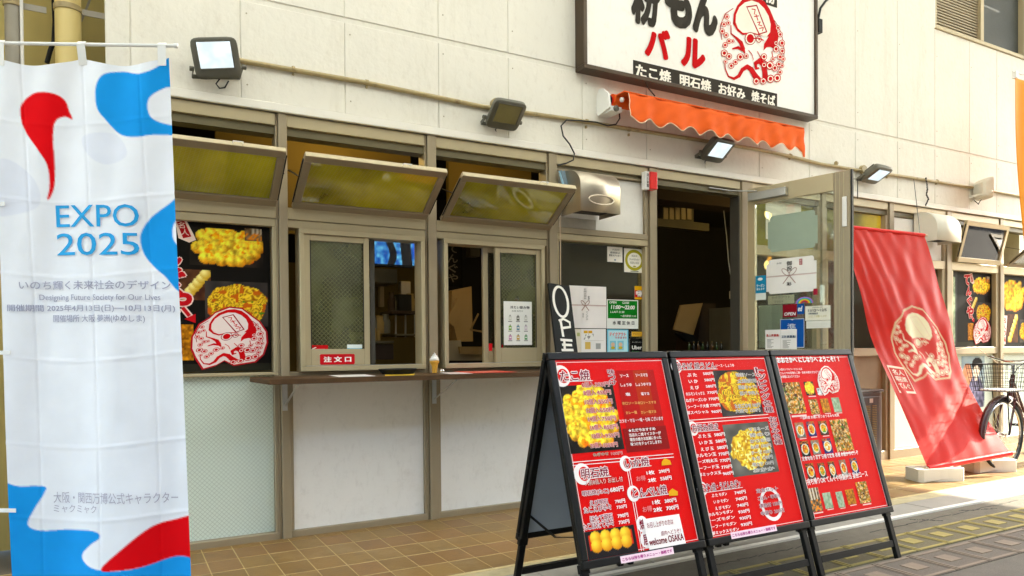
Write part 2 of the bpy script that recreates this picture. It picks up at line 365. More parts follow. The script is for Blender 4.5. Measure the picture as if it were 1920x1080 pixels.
def paint(kind, nx, ny, seed):
    rs = np.random.RandomState(seed); asp = ny / nx
    X, Y = np.meshgrid(np.linspace(0, 1, nx), np.linspace(0, asp, ny)); im = np.zeros((ny, nx, 3))
    n1 = noise2(nx, ny, 6, rs); n2 = noise2(nx, ny, 14, rs); n3 = noise2(nx, ny, max(8, nx / 3), rs)
    if kind == 'takoyaki':
        im[:] = mixc((.07, .06, .055), (.2, .16, .13), n1)
        pts = []; r = .088
        for j in range(26):
            for i in range(26):
                x, y = i * .095 + rs.uniform(-.04, .04), asp * .93 - j * .075 + rs.uniform(-.035, .035)
                if ((x - .5) / .46) ** 2 + ((y / asp - .52) / .43) ** 2 < 1 and y > asp * .1: pts.append((x, y))
        balls(im, pts, r, (.74, .42, .05), (1, .88, .25), X, Y)
        m = im[..., 0] > .5; im[m] = (im * (.62 + .45 * n3 + .25 * n2 + .15 * rs.rand(ny, nx))[..., None])[m]; m = m & (n2 > .8); im[m] = (im * np.array([1.0, .72, .35]))[m]
    elif kind == 'tray':
        im[:] = (.13, .11, .12); m = (Y > asp * .3) & (Y < asp * .85) & (abs(X - .5) < .44); im[m] = (.85, .15, .05)
        balls(im, [(x, asp * y) for y in (.72, .45) for x in (.2, .4, .6, .8)], .11, (.85, .5, .06), (1, .86, .25), X, Y)
    elif kind == 'noodles':
        a = noise2(nx, ny, 5, rs); s_ = np.sin(a * 95 + X * 19) * .5 + .5; s2 = np.sin(n1 * 80 - Y * 34) * .5 + .5
        im[:] = mixc((.55, .3, .04), (1, .85, .2), np.maximum(s_, s2) ** 1.6); bl = (n2 > .68); im[bl] = np.array((.8, .38, .08)); gr = (n3 > .9); im[gr] = (.3, .5, .1)
        d = np.hypot((X - .5) / .52, (Y / asp - .48) / .44) + (n1 - .5) * .3; m = d > 1; im[m] = mixc((.13, .12, .13), (.3, .27, .25), n1)[m]
    elif kind == 'okonomi':
        im[:] = mixc((.28, .27, .24), (.5, .48, .44), n1); d = np.hypot((X - .5) / .42, (Y / asp - .5) / .40) + (n2 - .5) * .25; m = d < 1
        c = mixc((.75, .5, .05), (1, .9, .3), np.sin(n2 * 20 + X * 14) * .5 + .5 * n3 + .2); im[m] = c[m]; m2 = m & (n3 > .8); im[m2] = (.95, .97, .6)
    elif kind == 'skewer':
        im[:] = mixc((.22, .1, .07), (.4, .25, .15), n1); balls(im, [(.25 + .12 * i, asp * (.12 + .15 * i)) for i in range(6)], .17, (.8, .6, .12), (1, .95, .6), X, Y)
    elif kind == 'fried':
        im[:] = mixc((.35, .18, .03), (.95, .62, .1), n3 * .6 + n2 * .6)
    elif kind == 'dish':
        p = rs.rand(3); bgc = [(.14, .12, .12), (.6, .56, .5), (.16, .18, .5), (.35, .2, .12), (.2, .2, .22)][seed % 5]; im[:] = mixc(bgc, np.array(bgc) * .6, n1)
        d = np.hypot((X - .5) / .42, (Y / asp - .47) / .36); m = d < 1; im[m] = (.9, .88, .8); m = d < .82
        c = mixc((.7, .3, .05), (1, .8, .15), n2 * 1.2); im[m] = c[m]
        g = m & (n3 > .7); im[g] = [(.3, .6, .1), (.95, .92, .75), (.8, .15, .06)][seed % 3]
        k = (Y > asp * .8) & (n2 > .5); im[k] = (.75, .4, .1)
    elif kind == 'pile':
        n4 = rs.rand(ny, nx); im[:] = mixc((.22, .10, .04), (1, .66, .12), n3 * .9 + n4 * .25); m = (n2 * .6 + n4 * .5) > .72; im[m] = mixc((.75, .65, .4), (1, .93, .75), n3)[m]; m = n1 + .2 * n4 < .3; im[m] = (.25, .14, .09)
        m = (n2 < .22); im[m] = (.32, .45, .12)
    elif kind == 'room':
        im[:] = mixc((.2, .14, .1), (.75, .6, .4), n2); m = (np.sin(X * 26) > .4) & (Y > asp * .5); im[m] = (.85, .8, .7); m = (n3 > .7) & (Y < asp * .5); im[m] = (.95, .55, .1)
    elif kind == 'tv':
        im[:] = mixc((.04, .32, .68), (.45, .82, .98), n2 * 1.1 + n3 * .5 - .4); m = (Y > asp * .45) & (np.sin(X * 60 + n2 * 6) > .5); im[m] = (.02, .10, .25)
        m = (abs(X - .3 - .05 * np.sin(Y * 9)) < .07) | (abs(X - .62 + .1 * Y) < .1); im[m] = (.01, .02, .06)
        m = np.hypot((X - .88) / .16, (Y / asp - .45) / .5) < 1; im[m] = mixc((.05, .25, .75), (.2, .5, .95), n2)[m]; m = (Y > asp * .7) & (n3 > .6); im[m] = (.6, .85, .95)
    elif kind == 'portrait':
        im[:] = mixc((.45, .55, .62), (.75, .8, .78), n1); 
        m = np.hypot((X - .25) / .22, (Y / asp - .6) / .26) < 1; im[m] = mixc((.75, .55, .42), (.7, .42, .3), n2)[m]
        m = (np.hypot((X - .62) / .36, (Y / asp - .2) / .42) < 1); im[m] = mixc((.2, .2, .28), (.5, .48, .6), n2 * 1.2)[m]
        m = np.hypot((X - .68) / .24, (Y / asp - .82) / .15) < 1; im[m] = (.06, .05, .07)
        m = np.hypot((X - .64) / .14, (Y / asp - .70) / .12) < 1; im[m] = (.9, .82, .74)
        m = (abs(X - .62) < .06) & (abs(Y / asp - .58) < .06); im[m] = (.86, .78, .7)
    elif kind == 'labels':
        im[:] = (.95, .94, .92); m = (n3 > .55) & (n2 > .35); im[m] = mixc((.3, .3, .32), (.6, .58, .55), n1)[m]
    elif kind == 'green':
        im[:] = mixc((.45, .55, .42), (.75, .8, .68), n1)
    return np.clip(im, 0, 1)

# octopus emblem, unit square outline data taken from the shop sign: (kind, data, colour key)
def emblem_shapes():
    """polygons in emblem units (0..1 wide, 0..1.23 high, y up); keys: R red, W pale, K line"""
    S = []
    def ex(cx, cy, a, b, k, rot=0, n=20, r0_=0, r1_=2 * math.pi): 
        c, q = math.cos(rot), math.sin(rot)
        S.append(([(cx + a * math.cos(t) * c - b * math.sin(t) * q, cy + a * math.cos(t) * q + b * math.sin(t) * c) for t in [r0_ + k_ * (r1_ - r0_) / n for k_ in range(n)]], k))
    def z(pts): return [((x - 1070) / 480, (620 - y) / 480) for x, y in pts]
    def line(pts, wd, k):
        pts = z(pts) if pts[0][0] > 10 else pts; ws = wd if isinstance(wd, list) else [wd] * len(pts)
        for i in range(len(pts) - 1):
            p, q = Vector(pts[i]), Vector(pts[i + 1]); t = (q - p).normalized(); m = Vector((-t.y, t.x)); e = t * ws[i] * .25
            a, b = m * ws[i] / 2, m * ws[i + 1] / 2; S.append(([tuple(p - a - e), tuple(q - b + e), tuple(q + b + e), tuple(p + a - e)], k))
    # head: red cap with crescent, pale dome inside
    S.append((z([(1165, 215), (1170, 150), (1195, 95), (1235, 50), (1290, 28), (1345, 32), (1395, 62), (1435, 115), (1465, 180), (1488, 240), (1500, 300), (1490, 350), (1470, 385), (1440, 370), (1410, 372), (1385, 395), (1390, 350), (1425, 300), (1350, 290), (1290, 280), (1235, 290), (1195, 262)]), 'C'))
    S.append((z([(1183, 205), (1186, 155), (1210, 105), (1250, 72), (1300, 58), (1350, 72), (1392, 108), (1425, 160), (1440, 215), (1436, 270), (1405, 305), (1360, 285), (1300, 272), (1235, 275), (1200, 245)]), 'D'))
    S.append((z([(1258, 98), (1338, 85), (1415, 270), (1350, 288)]), 'K')); S.append((z([(1268, 106), (1333, 95), (1403, 264), (1356, 278)]), 'D'))
    line([(1300, 115), (1325, 118), (1318, 150)], .014, 'R'); line([(1318, 165), (1350, 160)], .014, 'R'); line([(1330, 150), (1345, 190)], .014, 'R'); line([(1340, 205), (1362, 200), (1350, 220), (1375, 228)], .014, 'R'); line([(1355, 245), (1385, 238), (1378, 262)], .014, 'R')
    # snout and eye
    ex(.455, .64, .085, .09, 'K'); ex(.455, .64, .075, .08, 'W'); ex(.455, .64, .055, .062, 'R')
    ex(.585, .63, .045, .05, 'K'); ex(.585, .63, .034, .038, 'W'); ex(.59, .63, .014, .016, 'K')
    line([(1385, 325), (1350, 310), (1310, 312)], .016, 'R')
    # arms
    line([(1150, 225), (1150, 280), (1190, 310), (1220, 340), (1235, 380), (1245, 405)], [.012, .016, .03, .055, .06, .02], 'R')
    line([(1160, 380), (1200, 372), (1235, 392)], [.02, .04, .03], 'R')
    line([(1105, 455), (1108, 510), (1130, 560), (1170, 578), (1205, 560), (1230, 520), (1265, 500), (1295, 520), (1320, 560), (1345, 590)], [.012, .014, .02, .035, .05, .055, .06, .07, .08, .09], 'R')
    line([(1400, 590), (1395, 540), (1385, 490), (1355, 462), (1325, 480), (1330, 515), (1350, 512)], [.09, .08, .08, .07, .05, .035, .02], 'R')
    line([(1275, 390), (1300, 420), (1310, 455)], .01, 'R'); line([(1340, 400), (1370, 450), (1420, 480)], .012, 'R'); line([(1450, 400), (1455, 450), (1480, 440)], .012, 'R')
    line([(1470, 190), (1505, 240), (1530, 310), (1545, 400), (1535, 480), (1500, 530)], .01, 'K'); line([(1165, 115), (1110, 150), (1075, 230), (1085, 320)], .01, 'K')
    for x, y, r in [(1122, 170, 15), (1100, 220, 15), (1132, 210, 13), (1088, 265, 16), (1115, 290, 15), (1135, 330, 15), (1108, 355, 16), (1160, 330, 12), (1102, 408, 20), (1135, 430, 18), (1215, 435, 20), (1258, 430, 15), (1180, 468, 16), (1150, 492, 17), (1110, 465, 12),
                    (1495, 240, 15), (1512, 285, 17), (1526, 345, 20), (1480, 385, 20), (1528, 400, 18), (1510, 440, 18), (1535, 455, 15), (1388, 437, 20), (1432, 497, 25), (1470, 515, 20), (1500, 490, 17), (1525, 500, 14), (1388, 492, 16), (1330, 600, 20), (1382, 602, 20), (1436, 588, 24), (1488, 585, 24), (1510, 545, 16), (1455, 455, 14), (1480, 345, 14)]:
        cx, cy, r = (x - 1070) / 480, (620 - y) / 480, r / 480
        ex(cx, cy, r * 1.2, r * 1.2, 'R', n=12); ex(cx, cy, r * .93, r * .93, 'W', n=12); ex(cx, cy, r * .62, r * .62, 'R', n=10)
    return S
EMB = emblem_shapes()
BACK = [(.02, .3), (-.03, .5), (-.02, .75), (.08, 1.0), (.22, 1.1), (.3, 1.2), (.5, 1.27), (.68, 1.2), (.82, 1.0), (.93, .85), (1.03, .6), (1.04, .35), (.98, .1), (.86, -.03), (.55, -.02), (.42, .12), (.3, .05), (.12, .02)]
def emblem(sh, u0, v0, wd, cols, L=3, rot=0, sx=1.0, back=None, sy=1.0):
    c, q = math.cos(rot), math.sin(rot)
    def T(p): x, y = p[0] * wd * sx, (p[1] + .26 * p[0] - .15) * .76 * wd * sy; return (u0 + x * c - y * q, v0 + x * q + y * c)
    if back:
        sh.poly([T(((x - .5) * 1.05 + .5, (y - .6) * 1.05 + .6)) for x, y in BACK], back[1], L); sh.poly([T(p) for p in BACK], back[0], L + .5)
    cols = dict(cols); cols.setdefault('C', cols['R']); cols.setdefault('D', cols['W'])
    for i, (pts, k) in enumerate(EMB): sh.poly([T(p) for p in pts], cols[k], L + 1 + i * .02)
# ================================================================== materials
M = {}
M['print'] = printmat('print_ink', .6, .07); M['cloth_print'] = printmat('banner_cloth', .85, .15, .25, bump=.25)
M['red_cloth'] = printmat('red_banner_cloth', .5, .45, .3, bump=.2)
M['cream'] = mat('painted_siding', (.80, .77, .685), .7, var=.05, scale=3.5, bump=.25, bscale=30, place=True, rnd=.02, grime=[((.42, .36, .24), .20, 5.5, .12), ((.55, .50, .40), .2, 1.6, .8), ((.30, .22, .12), .16, 26, .5)])
M['trim'] = mat('painted_trim', (.82, .79, .72), .55, var=.05)
M['alu'] = mat('bronze_aluminium', (.335, .27, .175), .45, .25, var=.10, scale=3, streak=True, spec=.6)
M['alu_l'] = mat('champagne_aluminium', (.48, .40, .25), .4, .25, var=.08, scale=4, streak=True, spec=.6)
M['alu_d'] = mat('dark_channel_rubber', (.05, .045, .035), .7)  # one dark tone for channels, brush strip and distant windows
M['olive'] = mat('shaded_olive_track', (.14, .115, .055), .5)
M['seal'] = mat('black_gasket', (.012, .011, .01), .7)
M['white_board'] = mat('white_laminate', (.84, .82, .77), .3, var=.04, scale=2.5, place=True, grime=[((.55, .50, .42), .18, 2.0, 1), ((.30, .25, .18), .12, 9, 1.6), ((.22, .18, .13), .14, 30, .45)])
M['white'] = mat('white_plastic', (.80, .79, .76), .4, var=.05)
M['offwhite'] = mat('aged_white_plastic', (.74, .70, .60), .45, var=.07)
M['stain'] = mat('grimy_sheet', (.42, .38, .31), .6, var=.35, scale=14)
M['steel'] = mat('stainless_steel', (.52, .46, .37), .42, 1.0, var=.25, scale=7, bump=.1, bscale=14)
M['grime_metal'] = mat('dull_screw_metal', (.45, .40, .30), .6, .3)
M['galv'] = mat('galvanised_steel', (.55, .55, .53), .38, .9, var=.15, scale=12)
M['dark_metal'] = mat('grey_cast_metal', (.13, .125, .10), .45, .3, var=.12)
M['black_metal'] = mat('black_painted_metal', (.005, .005, .005), .4, .0, var=.3, spec=.22)
M['black'] = mat('black_plastic', (.010, .010, .010), .6, spec=.2)
M['board_back'] = mat('grey_blue_board_back', (.40, .47, .56), .4, var=.08, spec=.3)
M['conduit'] = mat('ochre_painted_pipe', (.40, .31, .15), .45, var=.15, scale=9, place=True, grime=[((.12, .07, .03), .7, 14, 1)])
M['cream_pipe'] = mat('cream_painted_pipe', (.78, .62, .25), .45, var=.1, scale=4, streak=True)
M['grey_pipe'] = mat('grey_pipe', (.33, .30, .24), .5, var=.1)
M['alley'] = mat('alley_wall', (.52, .42, .15), .8, var=.25, scale=3, streak=True)
M['orange'] = mat('orange_awning_cloth', (.78, .10, .0), .85, var=.16, scale=5, bump=.2, bscale=300)
M['piping'] = mat('pale_piping', (.85, .62, .42), .7)
M['wood'] = mat('dark_wood_counter', (.075, .036, .012), .6, var=.4, scale=12, bump=.15, spec=.3)
M['red'] = mat('red_plastic', (.72, .012, .008), .3, var=.08)
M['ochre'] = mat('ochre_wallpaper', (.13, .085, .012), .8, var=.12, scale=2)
M['dark_in'] = mat('unlit_interior', (.010, .008, .006), .85, var=.4)  # near-black colour stands in for the unlit room
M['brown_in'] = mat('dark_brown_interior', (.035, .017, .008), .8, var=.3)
M['card'] = mat('cardboard', (.36, .22, .08), .85, var=.12)
M['dim'] = mat('dim_indoor_plastic', (.10, .085, .05), .7, var=.3)  # pale fittings darkened: the room's dimness is in the colour
M['beige'] = mat('beige_plastic', (.42, .33, .2), .6, var=.1)
M['tile'] = mat('brown_floor_tile', (.225, .125, .034), .5, var=.3, scale=3, bump=.15, bscale=60, place=True, rnd=.1, grime=[((.10, .065, .03), .5, 6, 1), ((.40, .30, .16), .4, 3, 1)])
M['tile_b'] = mat('tan_floor_tile', (.24, .138, .040), .5, var=.28, scale=3, bump=.15, bscale=60, place=True, rnd=.1, grime=[((.10, .065, .03), .5, 6, 1), ((.40, .30, .16), .4, 3, 1)])
M['tile_c'] = mat('reddish_floor_tile', (.235, .122, .038), .5, var=.25, scale=3, bump=.15, bscale=60, place=True, rnd=.1, grime=[((.10, .065, .03), .5, 6, 1)])
M['grout'] = mat('tile_grout', (.55, .43, .22), .9, var=.3, scale=25)
M['cement'] = mat('pale_cement_strip', (.42, .35, .2), .8, var=.45, scale=9, bump=.4, bscale=25)
M['kerb'] = mat('kerb_concrete', (.29, .27, .235), .7, var=.22, scale=5, bump=.3, bscale=70)
M['kerb_w'] = mat('white_kerb_edge', (.72, .70, .64), .55, var=.15)
M['asphalt'] = mat('worn_grey_paving', (.125, .108, .08), .8, var=.4, scale=14, bump=.5, bscale=150)
M['street'] = mat('street_paving', (.11, .092, .074), .8, var=.3, scale=10, bump=.5, bscale=180)
M['paver'] = mat('speckled_paver', (.13, .105, .055), .75, var=.45, scale=90, bump=.5, bscale=200)
M['line_y'] = mat('yellow_paver_inlay', (.32, .25, .07), .7, var=.3, scale=40)
M['paver_p'] = mat('pink_speckled_paver', (.115, .09, .07), .75, var=.4, scale=90, bump=.5, bscale=200)
M['line_p'] = mat('pink_paver_inlay', (.20, .148, .105), .7, var=.3, scale=40)
M['cable'] = mat('black_cable', (.01, .01, .01), .5)
M['rope'] = mat('pale_rope', (.55, .42, .3), .9)
M['heater'] = mat('brown_grey_plastic', (.075, .052, .045), .4, var=.12)
M['heater_d'] = mat('dark_front_plastic', (.045, .042, .045), .35, var=.15)
M['gold'] = mat('dusty_gold_grille', (.26, .17, .05), .5, .3)
M['lamp_on'] = emis('floodlight_glow', '#e2f2ff', .14, .16)
M['tube'] = emis('fluorescent_tube', '#f4fff4', 5)
M['warm'] = emis('warm_bulb', '#ffb040', .8)
M['lamp_off'] = mat('unlit_lamp_glass', (.22, .19, .10), .15, var=.2, spec=.8)
M['glass'] = glassmat('wired_glass', (.80, .82, .70), wstr=.42, wcol=(.42, .36, .22), refl=.5, pitch=38, thr=.07)
M['sash'] = glassmat('olive_reflection_glass', (.6, .62, .4), frost=(.30, .31, .13), clear=.5, rough=.03, wstr=.3, wcol=(.5, .48, .3), refl=1.5, pitch=38, thr=.07)  # olive frost stands in for the street reflected in the sashes
M['hop_frame'] = mat('shaded_hopper_frame', (.27, .215, .135), .45, .2, streak=True)  # frame aluminium darkened: the underside's shade is in the colour
M['glass_c'] = glassmat('clear_glass', (.9, .93, .9), wire=False)
M['hopper'] = glassmat('yellow_glow_wired_glass', (.7, .64, .12), frost=(.82, .76, .05), clear=.5, rough=.05, wstr=.2, refl=1.6)  # yellow colour carries the warm light behind the panes
M['frost'] = glassmat('frosted_wired_glass', (.7, .8, .74), frost=(.76, .86, .76), clear=.0, pitch=40, wcol=(.30, .36, .30), rough=.3, refl=.5, wstr=.55, thr=.12, tlm=.85)
M['frost_t'] = glassmat('tan_frosted_glass', (.7, .6, .5), frost=(.5, .42, .28), clear=.05, pitch=40, wcol=(.3, .25, .18), rough=.3, refl=.5, tlm=.8)
sm = bpy.data.materials.new('tv_screen'); n_s, b_s = nodes(sm); a_s = n_s.nodes.new('ShaderNodeAttribute'); a_s.attribute_name = 'Col'
n_s.links.new(a_s.outputs['Color'], b_s.inputs['Emission Color']); b_s.inputs['Emission Strength'].default_value = .10; b_s.inputs['Base Color'].default_value = (.01, .01, .01, 1); M['screen'] = sm
M['paper'] = mat('white_paper', (.8, .79, .76), .7, var=.03)
M['chrome'] = mat('bicycle_chrome', (.7, .7, .7), .15, 1.0)
M['maroon'] = mat('maroon_bicycle_paint', (.06, .012, .012), .25, var=.1, coat=.5)
M['tyre'] = mat('rubber_tyre', (.02, .02, .02), .8)
m_ = mat('shade_canopy_sheet', (.85, .85, .8), .6)

# ================================================================== ground
def S_(name, mb, m, parent=None, **k):
    o = mb.build(name, M[m] if isinstance(m, str) else m, parent, **k)
    if parent is None: o['kind'] = 'structure'
    return o
S_('ground', MB().box(-60, 60, -60, 60, -.5, -.03), 'street')
S_('street', MB().box(-40, 60, -14, -2.292, -.028, -.004), 'street')
pav = S_('paved_walkway', MB().box(-40, 60, -2.29, -1.492, -.028, -.006), 'asphalt')
apron = S_('tiled_entrance_apron', MB().box(-3, 9.42, -1.13, .02, -.028, .0014), 'grout')
strip = S_('cement_strip', MB().box(-3, 9.42, -1.24, -1.132, -.028, .0), 'cement')
kerb = S_('kerb', MB().box(-40, -3.002, -1.45, .5, -.028, -.002), 'kerb')
edge = S_('kerb_edge_line', MB().box(-40, 60, -1.488, -1.452, -.028, .004), 'kerb_w')
S_('side_street', MB().box(9.422, 60, -1.45, 30, -.028, -.006), 'street')
x = -3.0; k = 0
while x < 9.3:                                   # kerb stones
    L = .6; kb = MB().box(x + .003, min(x + L, 9.42) - .003, -1.45, -1.243, -.028, random.uniform(-.001, .002)); kb.build('kerb_stone', M['kerb'], kerb, bevel=.003); x += L
# floor tiles, one by one
tw, td = .1553, .2085; tiles = []
for k in range(6):
    z = random.uniform(-.0005, .0008)
    mb = MB().box(.002, tw - .0035, .004, td - .007, -.012, .0030); mb.v = [(a, b, c + .0004 * math.sin(a * 40 + k)) for a, b, c in mb.v]
    me = mb.build('tile', M[('tile', 'tile_b', 'tile_c')[k % 3]]); tiles.append(me)
rows = [(-.068 - td * (j + 1)) for j in range(5)]
n = 0
for j, y in enumerate(rows):
    for i in range(49):
        src = random.choice(tiles[:4] + tiles[:2] + tiles[4:]); o = src.copy(); COL.objects.link(o); o.parent = apron
        o.location = (-.062 + .0004 * random.random() + i * tw, y + random.uniform(-.0005, .0005), random.uniform(-.0002, .0003)); n += 1
for o in tiles: bpy.data.objects.remove(o)
cut = MB()
for i in range(-19, 61):
    cut.box(-.062 + i * tw + .002, -.062 + (i + 1) * tw - .003, -.065, .0, -.012, .003)
    if i < 0 or i >= 49:
        for y in rows: cut.box(-.062 + i * tw + .002, -.062 + (i + 1) * tw - .003, y + .003, y + td - .003, -.012, .0025)
cut.build('cut_tiles', M['tile'], apron, kind='stuff')
# patterned pavers
def paver(nm, m0, m1, x, y):
    s, t = .282, .27
    b = MB().box(x + .003, x + s, y + .003, y + t, -.02, -.001); o = b.build(nm, M[m0], pav)
    q = MB(); z0, z1 = -.0008, .0022
    for a in (.012, .034): q.box(x + a, x + a + .012, y + .004, y + t - .002, z0, z1)
    q.box(x + .048, x + s, y + t - .030, y + t - .008, z0, z1); q.box(x + .048, x + s, y + .008, y + .028, z0, z1)
    q.box(x + .115, x + .215, y + .095, y + .185, z0, z1)
    q.build('inlay', M[m1], o); return o
p1 = paver('paver', 'paver', 'line_y', 0, 0); p2 = paver('paver', 'paver_p', 'line_p', 0, 0)
for i in range(26):
    o = copy_tree(p1, pav); o.location = (.9 + i * .284, -1.995, 0)
    if i < 16: o = copy_tree(p2, pav); o.location = (2.35 + .1 + i * .284, -2.286, 0)
for o in (p1, p2):
    for c in list(o.children): bpy.data.objects.remove(c)
    bpy.data.objects.remove(o)
# cracks in the worn paving
cr = MB()
for (x0, y0, x1, y1) in [(3.9, -1.60, 5.6, -1.585), (4.4, -1.53, 4.55, -1.66), (2.6, -1.62, 3.6, -1.6), (4.9, -1.55, 5.2, -1.64)]:
    n = 14
    for i in range(n):
        a, b = i / n, (i + 1) / n; j0, j1 = random.uniform(-.012, .012), random.uniform(-.012, .012)
        cr.beam((x0 + (x1 - x0) * a, y0 + (y1 - y0) * a + j0, -.0058), (x0 + (x1 - x0) * b, y0 + (y1 - y0) * b + j1, -.0058), .005, .002)
cr.build('crack', M['seal'], pav, kind='stuff')

# ================================================================== building
bld = thing('shop_building', 'cream two-storey shop building with aluminium shopfront and panelled upper wall', 'building', (4.5, 2.5, 0))
BX0, BX1, BD, BH = -.02, 9.42, 5.0, 5.6
POSTS = [(-.055, .005), (.829, .892), (1.752, 1.826), (2.665, 2.745), (3.565, 3.648), (4.54, 4.675), (5.53, 5.60), (6.50, 6.583), (7.445, 7.545), (8.44, 8.515), (9.34, 9.42)]
HZ0, HZ1 = 2.385, 2.468
# shell
sh = MB().box(BX0, BX1, -.007, .2, 2.47, 4.27); sh.box(BX0, 7.26, -.007, .2, 4.281, BH); sh.box(8.99, BX1, -.007, .2, 4.281, BH); sh.box(7.261, 8.989, -.007, .2, 5.03, BH)
sh.build('wall', M['cream'], bld)
sw = MB().box(BX0 - .001, BX0 + .14, .201, BD, 0, BH).box(BX1 - .15, BX1, .201, BD, 0, BH).box(BX0, BX1, BD + .001, BD + .15, 0, BH); sw.build('side_wall', M['cream'], bld)
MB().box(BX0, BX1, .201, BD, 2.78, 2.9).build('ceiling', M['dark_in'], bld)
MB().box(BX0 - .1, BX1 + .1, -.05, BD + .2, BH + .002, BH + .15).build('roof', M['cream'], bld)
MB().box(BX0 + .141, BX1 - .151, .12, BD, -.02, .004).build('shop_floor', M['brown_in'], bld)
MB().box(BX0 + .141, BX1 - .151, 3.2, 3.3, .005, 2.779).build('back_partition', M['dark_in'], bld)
# siding panels with recessed joints
XE = [BX0, .095, .642, 1.235, 1.845, 2.356, 2.960, 3.547, 4.143, 4.749, 5.37, 6.0, 6.629, 7.24, 7.85, 8.37, 8.98, BX1]
for a, b in zip(XE, XE[1:]):
    g = .0026
    MB().box(a + g, b - g, -.014, .019, 2.522, 3.068).build('siding_panel', M['cream'], bld, bevel=.004)
    top = 4.27 if 7.2 < a < 8.9 else BH - .02
    MB().box(a + g, b - g, -.014, .019, 3.100, top).build('siding_panel', M['cream'], bld, bevel=.004)
MB().box(BX0, BX1, -.006, .019, 3.0695, 3.0985).build('joint_batten', M['cream'], bld)
MB().box(BX0, BX1, -.028, .019, 2.470, 2.519).build('lintel_trim', M['trim'], bld, bevel=.005)
fx = MB()
for a in XE[1:-1]:
    for zz in (2.60, 3.00, 3.25, 4.0): fx.lathe([(.005, 0), (.004, .002)], (a + .035, -.0142, zz), 8, (0, -1, 0))
fx.build('screw_heads', M['grime_metal'], bld, kind='stuff')
# posts and header
for i, (a, b) in enumerate(POSTS):
    m = 'alu'
    MB().box(a + .014, b, -.012, .11, 0, HZ1).box(a, a + .012, .004, .11, 0, HZ1).build('mullion', M[m], bld, bevel=.003)
for (a, b), (c, d) in zip(POSTS, POSTS[1:]):
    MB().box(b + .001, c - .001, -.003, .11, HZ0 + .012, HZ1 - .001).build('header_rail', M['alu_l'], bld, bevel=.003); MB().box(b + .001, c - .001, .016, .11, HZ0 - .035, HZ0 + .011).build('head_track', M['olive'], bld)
# mid rails etc. by bay
def rail(b0, b1, z0, z1, y0=-.001, m='alu_l', nm='transom_rail'):
    return MB().box(b0 + .001, b1 - .001, y0, .11, z0, z1).build(nm, M[m], bld, bevel=.003)
BAY = [(POSTS[i][1], POSTS[i + 1][0]) for i in range(10)]
for i in (0, 1, 2):
    rail(*BAY[i], 1.862, 1.930); rail(*BAY[i], 1.815, 1.860, .006)
    rail(*BAY[i], 0, .042, 0, 'alu', 'sill_rail'); 
def jambs(i, z0, z1, w_=.028, m='alu_l', y=.004):
    a, b = BAY[i]
    MB().box(a + .001, a + w_, y, .09, z0, z1).build('jamb', M[m], bld, bevel=.002); MB().box(b - w_, b - .001, y, .09, z0, z1).build('jamb', M[m], bld, bevel=.002)
# bay 0: poster glass above, frosted glass below
jambs(0, .043, .955, .022, 'alu'); jambs(0, .975, 1.814, .022)
rail(*BAY[0], .956, .974, .004)
MB().box(.03, .806, .045, .051, .043, .955).build('frosted_pane', M['frost'], bld)
MB().box(.03, .806, .05, .056, .975, 1.814).build('window_pane', M['glass_c'], bld)
# bays 1, 2: white boards under the counter
for i in (1, 2):
    a, b = BAY[i]; jambs(i, .043, .935, .02, 'alu')
    MB().box(a + .022, b - .022, .02, .045, .043, .935).build('white_panel', M['white_board'], bld)
    rail(a, b, .936, .972, .004, 'alu')
# bay 3: white board with hood, glass below
a, b = BAY[3]
rail(a, b, 1.868, 1.912, -.001); rail(a, b, 1.915, 1.958, .0, 'alu'); rail(a, b, 2.355, 2.372, .004, 'alu')
jambs(3, 1.96, 2.354, .022, 'alu'); jambs(3, .94, 1.866, .022)
MB().box(a + .023, b - .023, .03, .05, 1.96, 2.354).build('white_panel', M['white_board'], bld)
MB().box(a + .023, b - .023, .05, .056, .94, 1.866).build('wired_window_pane', M['glass'], bld)
rail(a, b, .89, .938); rail(a, b, 0, .042, 0, 'alu', 'sill_rail')
MB().box(a + .001, b - .001, .02, .045, .043, .889).build('white_panel', M['white_board'], bld)
# bay 4: doorway
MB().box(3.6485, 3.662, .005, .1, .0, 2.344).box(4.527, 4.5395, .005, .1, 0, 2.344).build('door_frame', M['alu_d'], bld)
MB().box(3.6485, 4.5395, .0, .11, -.0025, .012).build('threshold', M['steel'], bld)
# bays 5..9
for i in range(5, 10):
    a, b = BAY[i]
    rail(a, b, 1.872, 1.955); rail(a, b, 0, .09, 0, 'alu', 'sill_rail'); 
    jambs(i, 1.076, 1.871, .045); jambs(i, .091, 1.0, .03, 'alu')
    rail(a, b, 1.002, 1.074, .004, 'alu')
    MB().box(a + .046, b - .046, .05, .056, 1.076, 1.871).build('wired_window_pane', M['glass' if i < 8 else 'glass_c'], bld)
    MB().box(a + .031, b - .031, .045, .051, .091, 1.0).build('frosted_pane', M['frost_t' if i < 7 else 'frost'], bld)
for i in (5, 6):
    a, b = BAY[i]; jambs(i, 1.957, 2.344, .03, 'alu')
    MB().box(a + .031, b - .031, .05, .056, 1.957, 2.344).build('transom_pane', M['hopper'], bld)
a, b = BAY[7]; jambs(7, 1.957, 2.344, .022, 'alu'); MB().box(a + .023, b - .023, .03, .05, 1.957, 2.344).build('white_panel', M['white_board'], bld)
